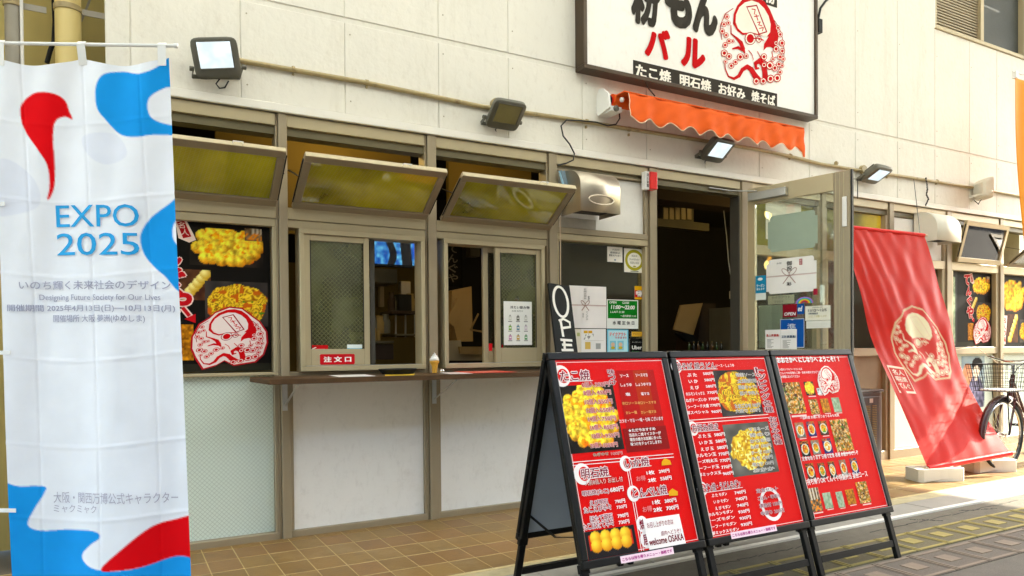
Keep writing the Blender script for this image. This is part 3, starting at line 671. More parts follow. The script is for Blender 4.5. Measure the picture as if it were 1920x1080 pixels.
# upper window
wf = MB()
for (x0, x1, z0, z1) in [(7.262, 8.988, 4.282, 4.33), (7.262, 7.30, 4.331, 5.02), (8.09, 8.15, 4.331, 5.02), (8.95, 8.988, 4.331, 5.02)]: wf.box(x0, x1, .0, .12, z0, z1)
wf.box(7.24, 9.0, -.03, .01, 4.270, 4.2815)
wfo = wf.build('window_frame', M['alu_l'], bld, bevel=.003)
b_ = MB().box(7.301, 8.089, .055, .07, 4.331, 5.02); b_.build('window_blind_back', M['alley'], bld)
for k in range(23): MB().box(7.302, 8.088, .03, .05, 4.34 + k * .029, 4.355 + k * .029).build('blind_slat', M['alu'], wfo)
MB().box(8.151, 8.949, .06, .07, 4.331, 5.02).build('insect_screen', mat('dark_screen', (.03, .035, .033), .5, var=.5, scale=60), bld)
MB().box(8.151, 8.18, .03, .058, 4.331, 5.02).box(8.181, 8.92, .03, .058, 4.331, 4.35).build('screen_frame', M['white'], bld)
# alley at the left with its pipes
al = thing('side_alley_wall', 'dim mustard wall in the gap left of the shop, behind pipes', 'wall', (-.6, 1, 0))
MB().box(-1.6, BX0 - .002, .55, .7, 0, BH).build('back_wall', M['alley'], al); MB().box(-.26, -.235, .40, .549, 0, BH).build('corner_fin', M['alley'], al)
MB().box(-3.4, -.95, -.12, .5, 0, BH).build('neighbour_wall', M['cream'], al)
def pipe(nm, lab, x, y, r, m, z0=0, z1=5.5):
    t = thing(nm, lab, 'pipe', (x, y, z0)); MB().lathe([(r, z0), (r, z1)], (x, y, 0), 24).build('pipe_run', M[m], t, smooth=True); return t
p = F(128, 60, .25); t = pipe('drain_pipe', 'thick cream drainpipe in the alley just right of the grey one', p.x, .25, .062, 'cream_pipe')
def clamp(t, x, y, r, z):
    MB().lathe([(r + .001, z - .014), (r + .006, z - .014), (r + .006, z + .014), (r + .001, z + .014)], (x, y, 0), 24).build('clamp_ring', M['conduit'], t, smooth=True)
    MB().box(x + r, x + r + .11, y - .012, y - .006, z - .02, z + .012).build('clamp_strap', M['grey_pipe'], t)
clamp(t, p.x, .25, .062, F(128, 18, .25).z)
p = F(25, 60, .25); t = pipe('drain_pipe', 'grey drainpipe at the far left edge above the white banner', p.x, .25, .038, 'grey_pipe'); clamp(t, p.x, .25, .038, F(25, 8, .25).z)
p = F(41, 60, .22); t = pipe('thin_pipe', 'thin white pipe running up beside the grey drainpipe', p.x, .22, .008, 'white')
t = tag(MB().tube([F(88, 118, .3), F(94, 95, .3), F(101, 78, .3), F(103, 40, .3), F(101, 0, .3)], .012).build('alley_cable', M['black'], None, smooth=True), 'dark hose hanging between the two alley pipes', 'hose')
t = tag(MB().tube([F(170, -5, .35), F(160, 22, .35), F(152, 40, .35)], .006).build('support_rod', M['grey_pipe'], None), 'slanting metal rod in the alley above the pipe clamp', 'rod')

# unseen canopy added to block sun and soften daylight: translucent sheets between steel ribs
cn = thing('shade_canopy', 'unseen translucent canopy roof added over the pavement to shade the shop', 'canopy', (0, -2, 5.0))
cm = bpy.data.materials.new('canopy_sheet'); cm.use_nodes = True; n_ = cm.node_tree; n_.nodes.clear()
o_ = n_.nodes.new('ShaderNodeOutputMaterial'); t_ = n_.nodes.new('ShaderNodeBsdfTranslucent'); t_.inputs[0].default_value = (.8, .79, .74, 1)
d_ = n_.nodes.new('ShaderNodeBsdfDiffuse'); d_.inputs[0].default_value = (.8, .79, .74, 1); x_ = n_.nodes.new('ShaderNodeMixShader'); x_.inputs[0].default_value = .35
n_.links.new(t_.outputs[0], x_.inputs[1]); n_.links.new(d_.outputs[0], x_.inputs[2]); n_.links.new(x_.outputs[0], o_.inputs[0])
CXE = 12.45  # canopy end, placed by where direct sun should begin
MB().box(-14, CXE, -5.6, -.015, 5.05, 5.056).build('canopy_sheet', cm, cn)
for k in range(14): MB().box(-14 + k * 1.97, -13.95 + k * 1.97, -5.62, -.06, 4.96, 5.045).build('canopy_rib', M['galv'], cn)
MB().box(-14, CXE, -5.7, -5.63, 4.9, 5.06).build('canopy_fascia', M['galv'], cn)
for sx in (-9, -2.2, 10.9):
    MB().lathe([(.06, 0), (.06, 4.9)], (sx, -5.66, 0), 12).build('canopy_post', M['galv'], cn, smooth=True)

# the row of shops across the street (behind the camera; seen only as reflections)
op = thing('opposite_building', 'brown tiled building across the street, behind the viewer', 'building', (0, -13, 0))
opm = mat('opposite_wall', (.16, .13, .09), .8, var=.2); MB().box(-40, 45, -20, -13, 0, 9).build('wall', opm, op)
for k in range(26): MB().box(-38 + k * 3.1, -36 + k * 3.1, -12.999, -12.93, 3.6, 5.2).build('window', M['alu_d'], op); MB().box(-38.3 + k * 3.1, -35.7 + k * 3.1, -12.999, -12.95, .3, 2.7).build('shopfront', M['brown_in'], op)

nb = thing('glow_block_building', 'plain grey-beige building added out of view at the right to block horizon glow', 'building', (30, 5, 0))  # unseen building put in to hold back the horizon glow
MB().box(17, 48, .2, 12, 0, 9).build('wall', mat('neighbour_wall', (.38, .34, .27), .8, var=.15), nb)
for k in range(9): MB().box(18.5 + k * 3.2, 20.3 + k * 3.2, .15, .199, 3.4, 4.9).build('window', M['alu_d'], nb)
# ================================================================== hopper windows
def hopper(x0, x1, zb, yt, zt, label, y_b=-.02, handle=True, m='hopper', fm='hop_frame'):
    t = thing('hopper_window', label, 'window', ((x0 + x1) / 2, y_b, zb), group='tilted-out transom windows above the shopfront')
    U = Vector((1, 0, 0)); V = Vector((0, yt - y_b, zt - zb)); L = V.length; V.normalize(); N = U.cross(V).normalized()   # N points up/in
    O = Vector((0, y_b, zb)); fr = .05; T = .015
    def seg(u0, u1, v0, v1, d0=-T, d1=T):
        mb = MB(); c = O + U * ((u0 + u1) / 2) + V * ((v0 + v1) / 2) + N * ((d0 + d1) / 2)
        return mb.obox(c, (U, V, N), ((u1 - u0) / 2, (v1 - v0) / 2, (d1 - d0) / 2))
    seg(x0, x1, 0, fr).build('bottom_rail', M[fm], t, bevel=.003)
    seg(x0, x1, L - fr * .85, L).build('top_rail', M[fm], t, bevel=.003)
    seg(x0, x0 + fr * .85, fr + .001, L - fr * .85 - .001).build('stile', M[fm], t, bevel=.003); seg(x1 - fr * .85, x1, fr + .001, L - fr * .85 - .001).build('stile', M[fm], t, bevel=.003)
    seg(x0 + fr * .85 + .001, x1 - fr * .85 - .001, fr + .001, L - fr * .85 - .001, -.003, .003).build('pane', M[m], t)
    seg(x0 + .004, x1 - .004, L + .0005, L + .006, -T, T).build('top_lip', M['alu_l'], t)  # paler strip: overhead light on the top edge put into colour
    for u in (x0 - .004, x1 + .004):
        p = O + U * u + V * (L * .62) + N * .01; q = Vector((u, .03, zb + L * .55)); MB().beam(p, q, .004, .014, (1, 0, 0)).build('stay_arm', M['black_metal'], t)
        seg(u - .003, u + .003, L * .12, L * .93, .002, .010).build('side_channel', M['black_metal'], t)
    if handle:
        hx = x0 + (x1 - x0) * .66; h = O + U * hx + V * (L + .008)
        MB().tube([h, h + V * .02 + N * .01, h + V * .02 + N * .01 + U * .05, h + U * .05], .003, 6).build('latch_loop', M['white'], t)
    return t
hopper(.02, .822, 1.932, -.33, 2.17, 'leftmost hopper window, tilted out above the food poster by the white banner')
hopper(.912, 1.748, 1.932, -.36, 2.155, 'hopper window tilted out above the order window with the TV behind')
hopper(1.845, 2.668, 1.932, -.36, 2.15, 'hopper window tilted out beside the stainless hood')
hopper(7.60, 8.40, 1.957, -.12, 2.36, 'nearly closed hopper window with a dark reflecting pane, right of the white hood', m='glass_c', fm='alu_l', handle=False)
hopper(8.535, 9.32, 1.957, -.34, 2.2, 'hopper window tilted out at the far right edge', handle=False)

# ================================================================== sliding order windows
def sash(parent, nm, x0, x1, z0, z1, y, glass='glass', bot=.10, st=.036, m='alu_l'):
    s = MB().box(x0, x0 + st, y, y + .028, z0, z1).box(x1 - st, x1, y, y + .028, z0, z1).box(x0 + st + .0005, x1 - st - .0005, y, y + .028, z1 - .034, z1).box(x0 + st + .0005, x1 - st - .0005, y, y + .028, z0, z0 + bot).build(nm, M[m], parent, bevel=.002)
    MB().box(x0 + st + .001, x1 - st - .001, y + .012, y + .017, z0 + bot + .001, z1 - .035).build('pane', M[glass], s)
    MB().box(x0 + st - .001, x0 + st + .004, y - .001, y + .002, z0 + bot, z1 - .034).box(x1 - st - .004, x1 - st + .001, y - .001, y + .002, z0 + bot, z1 - .034).build('gasket', M['seal'], s)
    return s
def order_window(x0, x1, label, left_shut):
    t = thing('sliding_window', label, 'window', ((x0 + x1) / 2, 0, .975))
    z0, z1 = .974, 1.812
    f = MB().box(x0, x0 + .026, -.03, .09, z0 + .03, z1 - .03).box(x1 - .026, x1, -.03, .09, z0 + .03, z1 - .03).box(x0, x1, -.03, .09, z1 - .0295, z1)
    f.build('outer_frame', M['alu_l'], t, bevel=.002)
    MB().box(x0, x1, -.035, .09, z0, z0 + .0295).build('sill_track', M['alu_l'], t, bevel=.002); MB().box(x0 + .03, x1 - .03, -.033, -.030, z0 + .031, z0 + .034).build('track_lip', M['galv'], t)
    xm = (x0 + x1) / 2
    if left_shut:
        sash(t, 'sash', x0 + .028, xm + .03, z0 + .031, z1 - .031, -.014, 'sash')
        sash(t, 'rear_sash', x0 + .05, xm + .045, z0 + .031, z1 - .031, .032)
        MB().box(xm + .046, xm + .075, .02, .026, z0 + .032, z1 - .032).build('brush_strip', M['alu_d'], t)
    else:
        sash(t, 'sash', xm - .0, x1 - .028, z0 + .031, z1 - .031, -.014, 'sash')
        sash(t, 'rear_sash', xm - .07, x1 - .09, z0 + .031, z1 - .031, .032)
    return t
w1 = order_window(.952, 1.735, 'left sliding order window with its left sash shut and the TV in the gap', True)
w2 = order_window(1.868, 2.628, 'right sliding order window with its right sash shut behind a drinks sheet', False)

# ================================================================== counter
ct = thing('counter_shelf', 'dark wood shelf running along the front under the order windows', 'counter', (1.7, -.1, .95))
ZT = F(510, 711.5, -.45).z
MB().extr([(.67, -.002), (.70, -.445), (2.72, -.445), (2.72, -.002)], lambda a, b, d: (a, b, d), ZT - .028, ZT).build('shelf_board', M['wood'], ct, bevel=.002)
for xb in (.862, 1.795, 2.705):
    br = MB().box(xb - .014, xb + .014, -.018, -.0125, ZT - .20, ZT - .03).box(xb - .014, xb + .014, -.38, -.019, ZT - .0335, ZT - .0285)
    br.beam((xb, -.36, ZT - .036), (xb, -.02, ZT - .17), .004, .012, (1, 0, 0)); br.build('shelf_bracket', M['galv'], ct)
def top(px, Y): return Vector((F(px, 700, Y).x, Y, ZT + .001))
def flat_sheet(nm, lab, cat, pts, col, dz=.002, ink='b07060'):
    P = [top(x, y) + Vector((0, 0, dz)) for x, y in pts]; o = thing(nm, lab, cat, tuple(P[0])); n = len(P)
    mb = MB().add([tuple(p) for p in P] + [tuple(p - Vector((0, 0, .001))) for p in P], [tuple(range(n)), tuple(range(2 * n - 1, n - 1, -1))] + [(i, (i + 1) % n, n + (i + 1) % n, n + i) for i in range(n)], lin(col))
    a, b_, c, d = [p + Vector((0, 0, .0008)) for p in P]
    for k in range(5):
        t0, t1 = .15 + .15 * k, .19 + .15 * k; e = .85 if k % 2 else .65
        q = [a.lerp(d, t0).lerp(b_.lerp(c, t0), .12), a.lerp(d, t0).lerp(b_.lerp(c, t0), e), a.lerp(d, t1).lerp(b_.lerp(c, t1), e), a.lerp(d, t1).lerp(b_.lerp(c, t1), .12)]
        mb.add([tuple(v) for v in q], [(0, 1, 2, 3)], lin(ink))
    mb.build('sheet', M['print'], o, clean=False); return o
flat_sheet('price_sheet', 'white paper sheet on the counter under the order sign', 'paper', [(636, -.42), (704, -.42), (684, -.12), (616, -.12)], 'f4f0ec', ink='c8c0bc')
flat_sheet('yellow_leaflet', 'yellow leaflet poking out under the black tray', 'leaflet', [(722, -.435), (776, -.435), (778, -.2), (722, -.2)], 'e8c040', ink='c09020')
flat_sheet('menu_sheet', 'white menu sheet on the counter beside the ice cream cone', 'paper', [(845, -.42), (887, -.42), (864, -.14), (822, -.14)], 'f4ece8', ink='c88880')
flat_sheet('red_menu_sheet', 'red printed menu sheet lying on the counter under the right window', 'paper', [(888, -.43), (970, -.43), (930, -.08), (850, -.08)], 'd84c38', .004, ink='f0b0a0')
p = top(746, -.25)
tr = thing('cash_tray', 'black oval plastic cash tray on the counter', 'tray', tuple(p)); MB().lathe([(.02, .004), (.095, .004), (.11, .022), (.12, .032), (.113, .036), (.095, .014), (.02, .010)], tuple(p), 28).build('tray_dish', M['black'], tr, smooth=True)
for ch in tr.children:
    for v in ch.data.vertices: v.co.y = v.co.y * .55
# soft-serve cone
p = top(815, -.10)
ic = thing('soft_serve_model', 'plastic soft-serve ice cream cone standing on the counter', 'ice cream model', tuple(p))
h = .155; MB().lathe([(.015, 0), (.019, .045), (.027, .062), (.030, .065), (.030, .074), (.024, .076)], tuple(p), 20).build('wafer_cone', mat('wafer', (.75, .38, .04), .6, var=.2, scale=60, bump=.4, bscale=200), ic, smooth=True)
sw = MB(); pts = []; rr = []
for k in range(60):
    a = k / 59; th = a * 2 * math.pi * 3.6; r = .019 * (1 - a) ** .8; pts.append(p + Vector((r * math.cos(th), r * math.sin(th), .076 + a * .05))); rr.append(.0135 * (1 - a) + .002)
sw.tube(pts, rr, 10).build('ice_swirl', M['white'], ic, smooth=True)
p = top(829, -.16); tag(MB().lathe([(.022, .001), (.022, .006), (.014, .012), (.012, .022), (.004, .028)], tuple(p), 16).build('bell', M['chrome'], None, smooth=True), 'small silver call bell beside the ice cream cone', 'bell')

# ================================================================== floodlights
def flood(label, loc, yaw, pitch, lit, sc=1.0, mb_='dark_metal', roll=0):
    t = thing('floodlight', label, 'floodlight', loc, group='floodlights along the wall conduit', world=False)
    t.rotation_euler = (0, 0, 0)
    # local: body faces -Y; built rotated about the bracket pivot at (0,-.1,0)
    rot = Matrix.Rotation(yaw, 3, 'Z') @ Matrix.Rotation(pitch, 3, 'X') @ Matrix.Rotation(roll, 3, 'Y'); piv = Vector((0, -.11, 0))
    def T(mb): mb.v = [tuple(piv + rot @ Vector(v) * sc) for v in mb.v]; return mb
    w_, hh = .118, .104
    b = MB(); prof = []
    n = 20
    def ring(s, y, rnd=.25):
        pts = []
        for k in range(n):
            a = 2 * math.pi * k / n + math.pi / n; c, q = math.cos(a), math.sin(a); e = .28
            pts.append((s * w_ * math.copysign(abs(c) ** e, c), y, s * hh * math.copysign(abs(q) ** e, q)))
        return pts
    rs = [ring(.45, .045), ring(.8, .035), ring(1.0, .0), ring(1.0, -.028), ring(.93, -.034)]
    vs = [v for r_ in rs for v in r_]; fs = [(i * n + k, i * n + (k + 1) % n, (i + 1) * n + (k + 1) % n, (i + 1) * n + k) for i in range(len(rs) - 1) for k in range(n)]
    fs += [tuple(range(n)), tuple((len(rs) - 1) * n + k for k in range(n))]
    T(b.add(vs, fs)).build('housing', M[mb_], t, smooth=True)
    T(MB().box(-.086, .082, -.0375, -.0345, -.048, .082)).build('lamp_face', M['lamp_on' if lit else 'lamp_off'], t)
    g = MB(); g.box(-.092, -.087, -.0395, -.0345, -.054, .088).box(.083, .088, -.0395, -.0345, -.054, .088).box(-.0865, .0825, -.0395, -.0345, .083, .088).box(-.0865, .0825, -.0395, -.0345, -.054, -.049)
    T(g).build('bezel', M[mb_], t)
    fn = MB()
    for k in range(7): fn.box(-.06 + k * .019, -.056 + k * .019, .036, .062, -.05, .05)
    T(fn).build('cooling_fins', M[mb_], t)
    br = MB(); a0 = piv + rot @ Vector((-w_ - .008, .0, -.05)) * sc; a1 = piv + rot @ Vector((w_ + .008, .0, -.05)) * sc
    br.beam(a0, Vector((a0.x, -.005, a0.z - .02)), .005, .022, (0, 0, 1)); br.beam(a1, Vector((a1.x, -.005, a1.z - .02)), .005, .022, (0, 0, 1)); br.beam((a0.x, -.004, a0.z - .02), (a1.x, -.004, a1.z - .02), .022, .005, (0, 1, 0))
    br.build('bracket', M[mb_], t)
    kn = MB(); kn.tube([a0 + Vector((.004, 0, 0)), a0 - Vector((.018, 0, 0))], .013, 10); kn.tube([a1 - Vector((.004, 0, 0)), a1 + Vector((.018, 0, 0))], .013, 10); kn.build('hinge_knob', M[mb_], t)
    c = piv + rot @ Vector((0, .02, -hh)) * sc
    MB().tube([c, c + Vector((-.02, .01, -.03)), c + Vector((-.0, .03, -.045)), c + Vector((.03, .05, -.03)), Vector((c.x + .05, -.004, c.z + .01))], .004, 6).build('lamp_cable', M['cable'], t, smooth=True)
    return t
ZCD = 2.722
def lamp_at(px, py, off, *a, **k):
    p = F(px, py, -off); return (p.x, -.014, p.z)
flood('lit floodlight nearest the white banner, facing out', lamp_at(406, 108, .13), R(-8), R(24), True, roll=R(-9))
flood('unlit floodlight tilted down over the middle hopper window', lamp_at(948, 212, .13), R(0), R(50), False)
flood('lit floodlight under the orange awning valance', lamp_at(1345, 279, .13), R(3), R(52), True)
flood('lit floodlight above the open door', lamp_at(1643, 325, .13), R(3), R(62), True)
flood('beige unlit floodlight turned sideways above the white hood', lamp_at(1845, 354, .13), R(60), R(0), False, 1.05, 'offwhite')

# conduit along the wall
cd = thing('wall_conduit', 'ochre painted conduit pipe running along the wall between the floodlights', 'pipe', (4.5, -.03, ZCD))
MB().tube([F(440, 112, -.03), F(685, 155, -.03), F(905, 200, -.03), (2.8, -.03, ZCD - .005), (3.3, -.03, ZCD), (4.75, -.03, ZCD + .02), (5.05, -.03, ZCD + .012), (5.5, -.03, ZCD - .01), (5.95, -.03, ZCD - .008), (6.75, -.03, ZCD + .01), (7.8, -.03, ZCD + .02), (8.8, -.03, ZCD + .022), (9.4, -.03, ZCD + .02)], .0145, 10).build('conduit_pipe', M['conduit'], cd, smooth=True)
for px, py in [(550, 130), (688, 155), (1100, 232), (1180, 247), (1482, 292), (1568, 306), (1664, 328), (1757, 340)]:
    p = F(px, py, -.03); MB().lathe([(.016, -.008), (.018, -.008), (.018, .008), (.016, .008)], (p.x, -.03, ZCD if 2.7 < p.x < 4 else p.z), 12, (1, 0, 0)).box(p.x - .005, p.x + .005, -.03, -.012, p.z - .03, p.z - .012).build('pipe_saddle', M['conduit'], cd)
for px, py in [(930, 196), (1618, 318)]:
    p = F(px, py, -.03); MB().lathe([(.035, -.0), (.04, .003), (.04, .032), (.036, .036)], (p.x, -.014, p.z), 20, (0, -1, 0)).build('junction_box', M['conduit'], cd, smooth=True)
# black cable from the awning motor down to the hood
tag(MB().tube([F(x, y, -.05) for x, y in [(1161, 208), (1162, 222), (1155, 233), (1140, 236), (1118, 229), (1085, 226), (1062, 225), (1052, 236), (1056, 255), (1068, 270), (1077, 288), (1075, 300)]] + [F(1062, 306, -.02), F(1046, 310, -.02)], .0055, 8).build('power_cable', M['cable'], None, smooth=True), 'black cable looping from the awning motor down to the hood', 'cable')
tag(MB().tube([F(x, y, -.1) for x, y in [(1208, 150), (1216, 166), (1228, 180)]], .005, 6).build('sign_cable', M['cable'], None), 'short black cable hanging below the big sign', 'cable')
tag(MB().tube([F(x, y, -.06) for x, y in [(1596, 335), (1608, 336), (1608, 372)]], .0045, 6).build('lamp_lead', M['cable'], None), 'thin lead dropping from the floodlight above the door', 'cable')
tag(MB().tube([F(x, y, -.02) for x, y in [(1560, -8), (1548, 2), (1538, 16), (1534, 36)]] , .011, 8).build('sign_lamp_arm', M['black_metal'], None, smooth=True), 'curved black conduit at the top right corner of the big sign', 'conduit')
p = F(1533, 50, -.03); tag(MB().box(p.x - .02, p.x + .03, -.06, -.0141, p.z - .06, p.z + .06).build('conduit_box', M['black_metal'], None, bevel=.004), 'small black box on the wall right of the big sign', 'box')
ch = MB()
pp = [F(x, y, -.05) for x, y in [(1736, 333), (1738, 345), (1739, 355), (1737, 365), (1741, 373), (1735, 386)]]
for a, b in zip(pp, pp[1:]):
    n = 4
    for i in range(n):
        c = a.lerp(b, i / n); c2 = a.lerp(b, (i + .8) / n); ch.beam(c, c2, .007 if i % 2 else .014, .014 if i % 2 else .007)
tag(ch.build('hanging_chain', M['black_metal'], None), 'short dark chain hanging from the conduit above the white hood', 'chain')

# ================================================================== exhaust hoods
def hood(label, x0, x1, z0, z1, dep, m, rl=.13, stain=True):
    t = thing('exhaust_hood', label, 'exhaust hood', ((x0 + x1) / 2, 0, z0))
    n = 12; prof = [(-dep + rl * 0, z0)]
    prof = [(0.012, z1), (-dep * .25, z1)] + [(-dep * .25 - dep * .75 * math.sin(a), z1 - rl + rl * math.cos(a)) for a in [math.pi / 2 * k / n for k in range(1, n + 1)]] + [(-dep, z0)]
    mb = MB(); P0 = [(x0, y, z) for y, z in prof]; P1 = [(x1, y, z) for y, z in prof]; k = len(prof)
    mb.add(P0 + P1, [(i, i + 1, k + i + 1, k + i) for i in range(k - 1)])
    mb.build('curved_cover', M[m], t, smooth=True, solid=.003)
    mb = MB().extr(prof + [(.012, z0)], lambda a, b, d: (d, a, b), x0 + .002, x0 + .005); mb.build('side_cheek', M[m], t); MB().extr(prof + [(.012, z0)], lambda a, b, d: (d, a, b), x1 - .005, x1 - .002).build('side_cheek', M[m], t)
    MB().box(x0 - .02, x1 + .02, .018, .028, z1, z1 + .02).build('top_flange', M[m], t)
    MB().box(x0 + .006, x1 - .006, -dep + .01, .01, z0 + .03, z0 + .034).build('fan_opening', M['seal'], t)
    return t
h1 = hood('square stainless steel exhaust hood with a curved top, left of the red box', 2.79, 3.125, 2.035, 2.34, .235, 'steel')
dn = MB(); dn.tube([(2.96 + .105 * math.cos(a), -.2365, 2.12 + .032 * math.sin(a)) for a in [k * math.pi / 12 for k in range(24)]], .006, 6, closed=True); dn.build('pressed_ring', M['steel'], h1, smooth=True)
MB().box(2.76, 3.1, .0255, .0285, 1.962, 2.034).build('grimy_plate', M['stain'], h1)
MB().box(2.75, 2.789, .0, .029, 2.04, 2.1).build('grease_drip', M['stain'], h1)
hood('rounded white plastic exhaust hood above the red hanging banner', 6.93, 7.33, 2.11, 2.40, .22, 'offwhite', .17)
# blue-grey rags tucked behind hood
rg = MB()
for k in range(11):
    x = 2.752 + k * .0085 + random.uniform(-.002, .002); c = random.choice(['8fb4c8', '5d7f96', 'c9d4d8', '3f4e5c', '7a8d99', 'a8c8dc'])
    pts = [(x, -.03 - .01 * random.random(), 2.35 - .01 * random.random()), (x + .003, -.06, 2.27), (x + .012 * random.random(), -.085, 2.19), (x + .02 * random.random(), -.09, 2.12)]
    rg.tube(pts, [.006, .009, .011, .010], 6, lin(c))
tag(rg.build('cloth_bundle', M['print'], None, smooth=True), 'bundle of blue and grey rags stuffed beside the stainless hood', 'rags')
tag(MB().tube([(2.765, -.01, 2.1), (2.768, -.012, 1.9), (2.766, -.012, 1.5), (2.768, -.014, 1.2)], .004, 6).build('pull_string', M['rope'], None), 'thin pale string hanging beside the window under the hood', 'string')

# red alarm box
ab = thing('alarm_box', 'red box with a white lettered side, fixed at the top left of the doorway', 'alarm box', (3.54, -.02, 2.35))
MB().box(3.535, 3.60, -.075, -.0125, 2.288, 2.418).build('red_cover', M['red'], ab, bevel=.004); MB().box(3.497, 3.534, -.06, -.0125, 2.285, 2.42).build('white_side', M['white'], ab, bevel=.002)
s = Sheet((3.50, -.0605, 2.29), (1, 0, 0), (0, 0, 1)); s.vtext('消火装置', .006, .01, .026, .115, '202020', bold=.02); s.build('lettering', ab)

# ================================================================== orange roller awning
aw = thing('roller_awning', 'orange roller awning rolled up under the big sign, scalloped valance with pale piping', 'awning', (4.2, -.1, 2.9))
ax0, ax1 = 3.20, 5.02
def val(a, b):
    x = ax0 + (ax1 - ax0) * a; ed = .022 * math.sin(a * 2 * math.pi * 9.5 - 1.2) + (.03 if a > .985 else 0)
    z = 2.895 - b * (.185 + ed * b); y = -.24 - .02 * b - .012 * math.sin(a * 31) * b - .006 * math.sin(a * 77 + 1) * b - .008 * math.sin(a * 13 + b * 4) * math.sin(a * 57 + b * 7 + 2 * math.sin(a * 9))
    return (x, y, z)
MB().grid(val, 150, 8).build('valance', M['orange'], aw, smooth='all', solid=.002)
MB().tube([Vector(val(k / 150, 1)) for k in range(151)], .0035, 6).build('piping', M['piping'], aw, smooth=True)
MB().tube([Vector(val(0, k / 8)) for k in range(9)], .003, 6).build('edge_binding', M['piping'], aw)
MB().lathe([(.045, 0), (.045, ax1 - ax0 + .03)], (ax0 - .05, -.11, 2.875), 18, (1, 0, 0)).build('cloth_roll', M['orange'], aw, smooth=True)
MB().box(ax0 - .04, ax1, -.245, -.05, 2.897, 2.905).build('top_fold', M['orange'], aw)
e = MB().extr([(-.0, 2.80), (-.0, 2.93), (-.03, 2.965), (-.08, 2.955), (-.14, 2.90), (-.16, 2.80), (-.02, 2.775)], lambda a, b, d: (d, a - .014, b), ax0 - .115, ax0 - .1).build('end_bracket', M['white'], aw)
MB().box(ax0 - .099, ax0 - .005, -.17, -.015, 2.778, 2.815).build('lower_housing', M['white'], aw, bevel=.004)
MB().lathe([(.034, 0), (.034, .035), (.028, .04), (.028, .06)], (ax0 - .098, -.10, 2.875), 16, (1, 0, 0)).build('motor_gear', M['black_metal'], aw, smooth=True); MB().lathe([(.036, 0), (.036, .012)], (ax0 - .06, -.10, 2.875), 16, (1, 0, 0)).build('red_collar', M['red'], aw, smooth=True)
MB().lathe([(.0, -.018), (.012, -.014), (.018, 0), (.012, .014), (.0, .018)], (ax0 - .02, -.19, 2.86), 12).build('white_knob', M['white'], aw, smooth=True)
MB().lathe([(.022, 0), (.022, .01), (.01, .014)], (ax0 - .06, -.171, 2.797), 12, (0, -1, 0)).build('screw_cap', M['dark_metal'], aw)
for xx in (ax0 + .55, ax0 + 1.25, ax1 - .12): MB().box(xx, xx + .012, -.23, -.015, 2.84, 2.86).build('support_arm', M['white'], aw)

# ================================================================== big sign
SX0, SX1, SZ0, SZ1 = 2.90, 5.345, 3.06, 4.15; SY = -.115
sg = thing('shop_sign', 'large white shop sign in a dark bronze frame with red octopus emblem', 'sign', ((SX0 + SX1) / 2, SY, SZ0))
MB().box(SX0 + .03, SX1 - .03, SY + .004, -.016, SZ0 + .03, SZ1 - .03).build('sign_panel', M['white_board'], sg)
fm = mat('dark_bronze_frame', (.055, .03, .012), .35, .3)
for a in [(SX0, SX1, SZ0, SZ0 + .031), (SX0, SX1, SZ1 - .031, SZ1), (SX0, SX0 + .031, SZ0 + .0315, SZ1 - .0315), (SX1 - .031, SX1, SZ0 + .0315, SZ1 - .0315)]:
    MB().box(a[0], a[1], SY - .012, -.017, a[2], a[3]).build('frame_bar', fm, sg, bevel=.003)
s = Sheet((SX0, SY + .0035, SZ0), (1, 0, 0), (0, 0, 1)); INK = '3a3630'; RD = 'c4000c'
def SB(x0, y0, x1, y1):   # pixel box, both corners on the sign plane
    a, b = s.uv(x0, y0), s.uv(x1, y1); return a[0], a[1], b[0], b[1]
u0, v0 = s.uv(1187, 147); u1, v1 = s.uv(1457, 172)
s.rect(u0, v0, u1, v0 + .135, INK, 1)
W = u1 - u0
for st, a, b in [('たこ焼', .015, .24), ('明石焼', .295, .51), ('お好み', .56, .755), ('焼そば', .80, .985)]:
    s.text(st, u0 + W * a, v0 + .018, u0 + W * b, v0 + .118, 'f4efe4', bold=.045, L=2)
s.ptext('粉', 1183, 42, 1238, -62, INK, bold=.05, shear=.1); s.ptext('も', 1246, 46, 1297, -50, INK, bold=.07, shear=.08); s.ptext('ん', 1298, 60, 1345, -30, INK, bold=.07, shear=.08)
s.ptext('バ', 1208, 104, 1256, 46, RD, bold=.06, shear=.05); s.ptext('ル', 1276, 123, 1322, 65, RD, bold=.06, shear=.05)
u2, v2 = s.uv(1457, 15)
s.rect(u0, v2, u2, v2 + .14, INK, 1); s.text('大阪名物', u2 - .52, v2 + .015, u2 - .03, v2 + .12, 'f4efe4', bold=.045, L=2)
e0, f0 = s.uv(1349, 138)
emblem(s, e0, f0 - .01, .76, {'R': lin('c4000c'), 'W': lin('f0ebdd'), 'K': lin('a81420')}, sx=.98)
s.build('sign_print', sg)

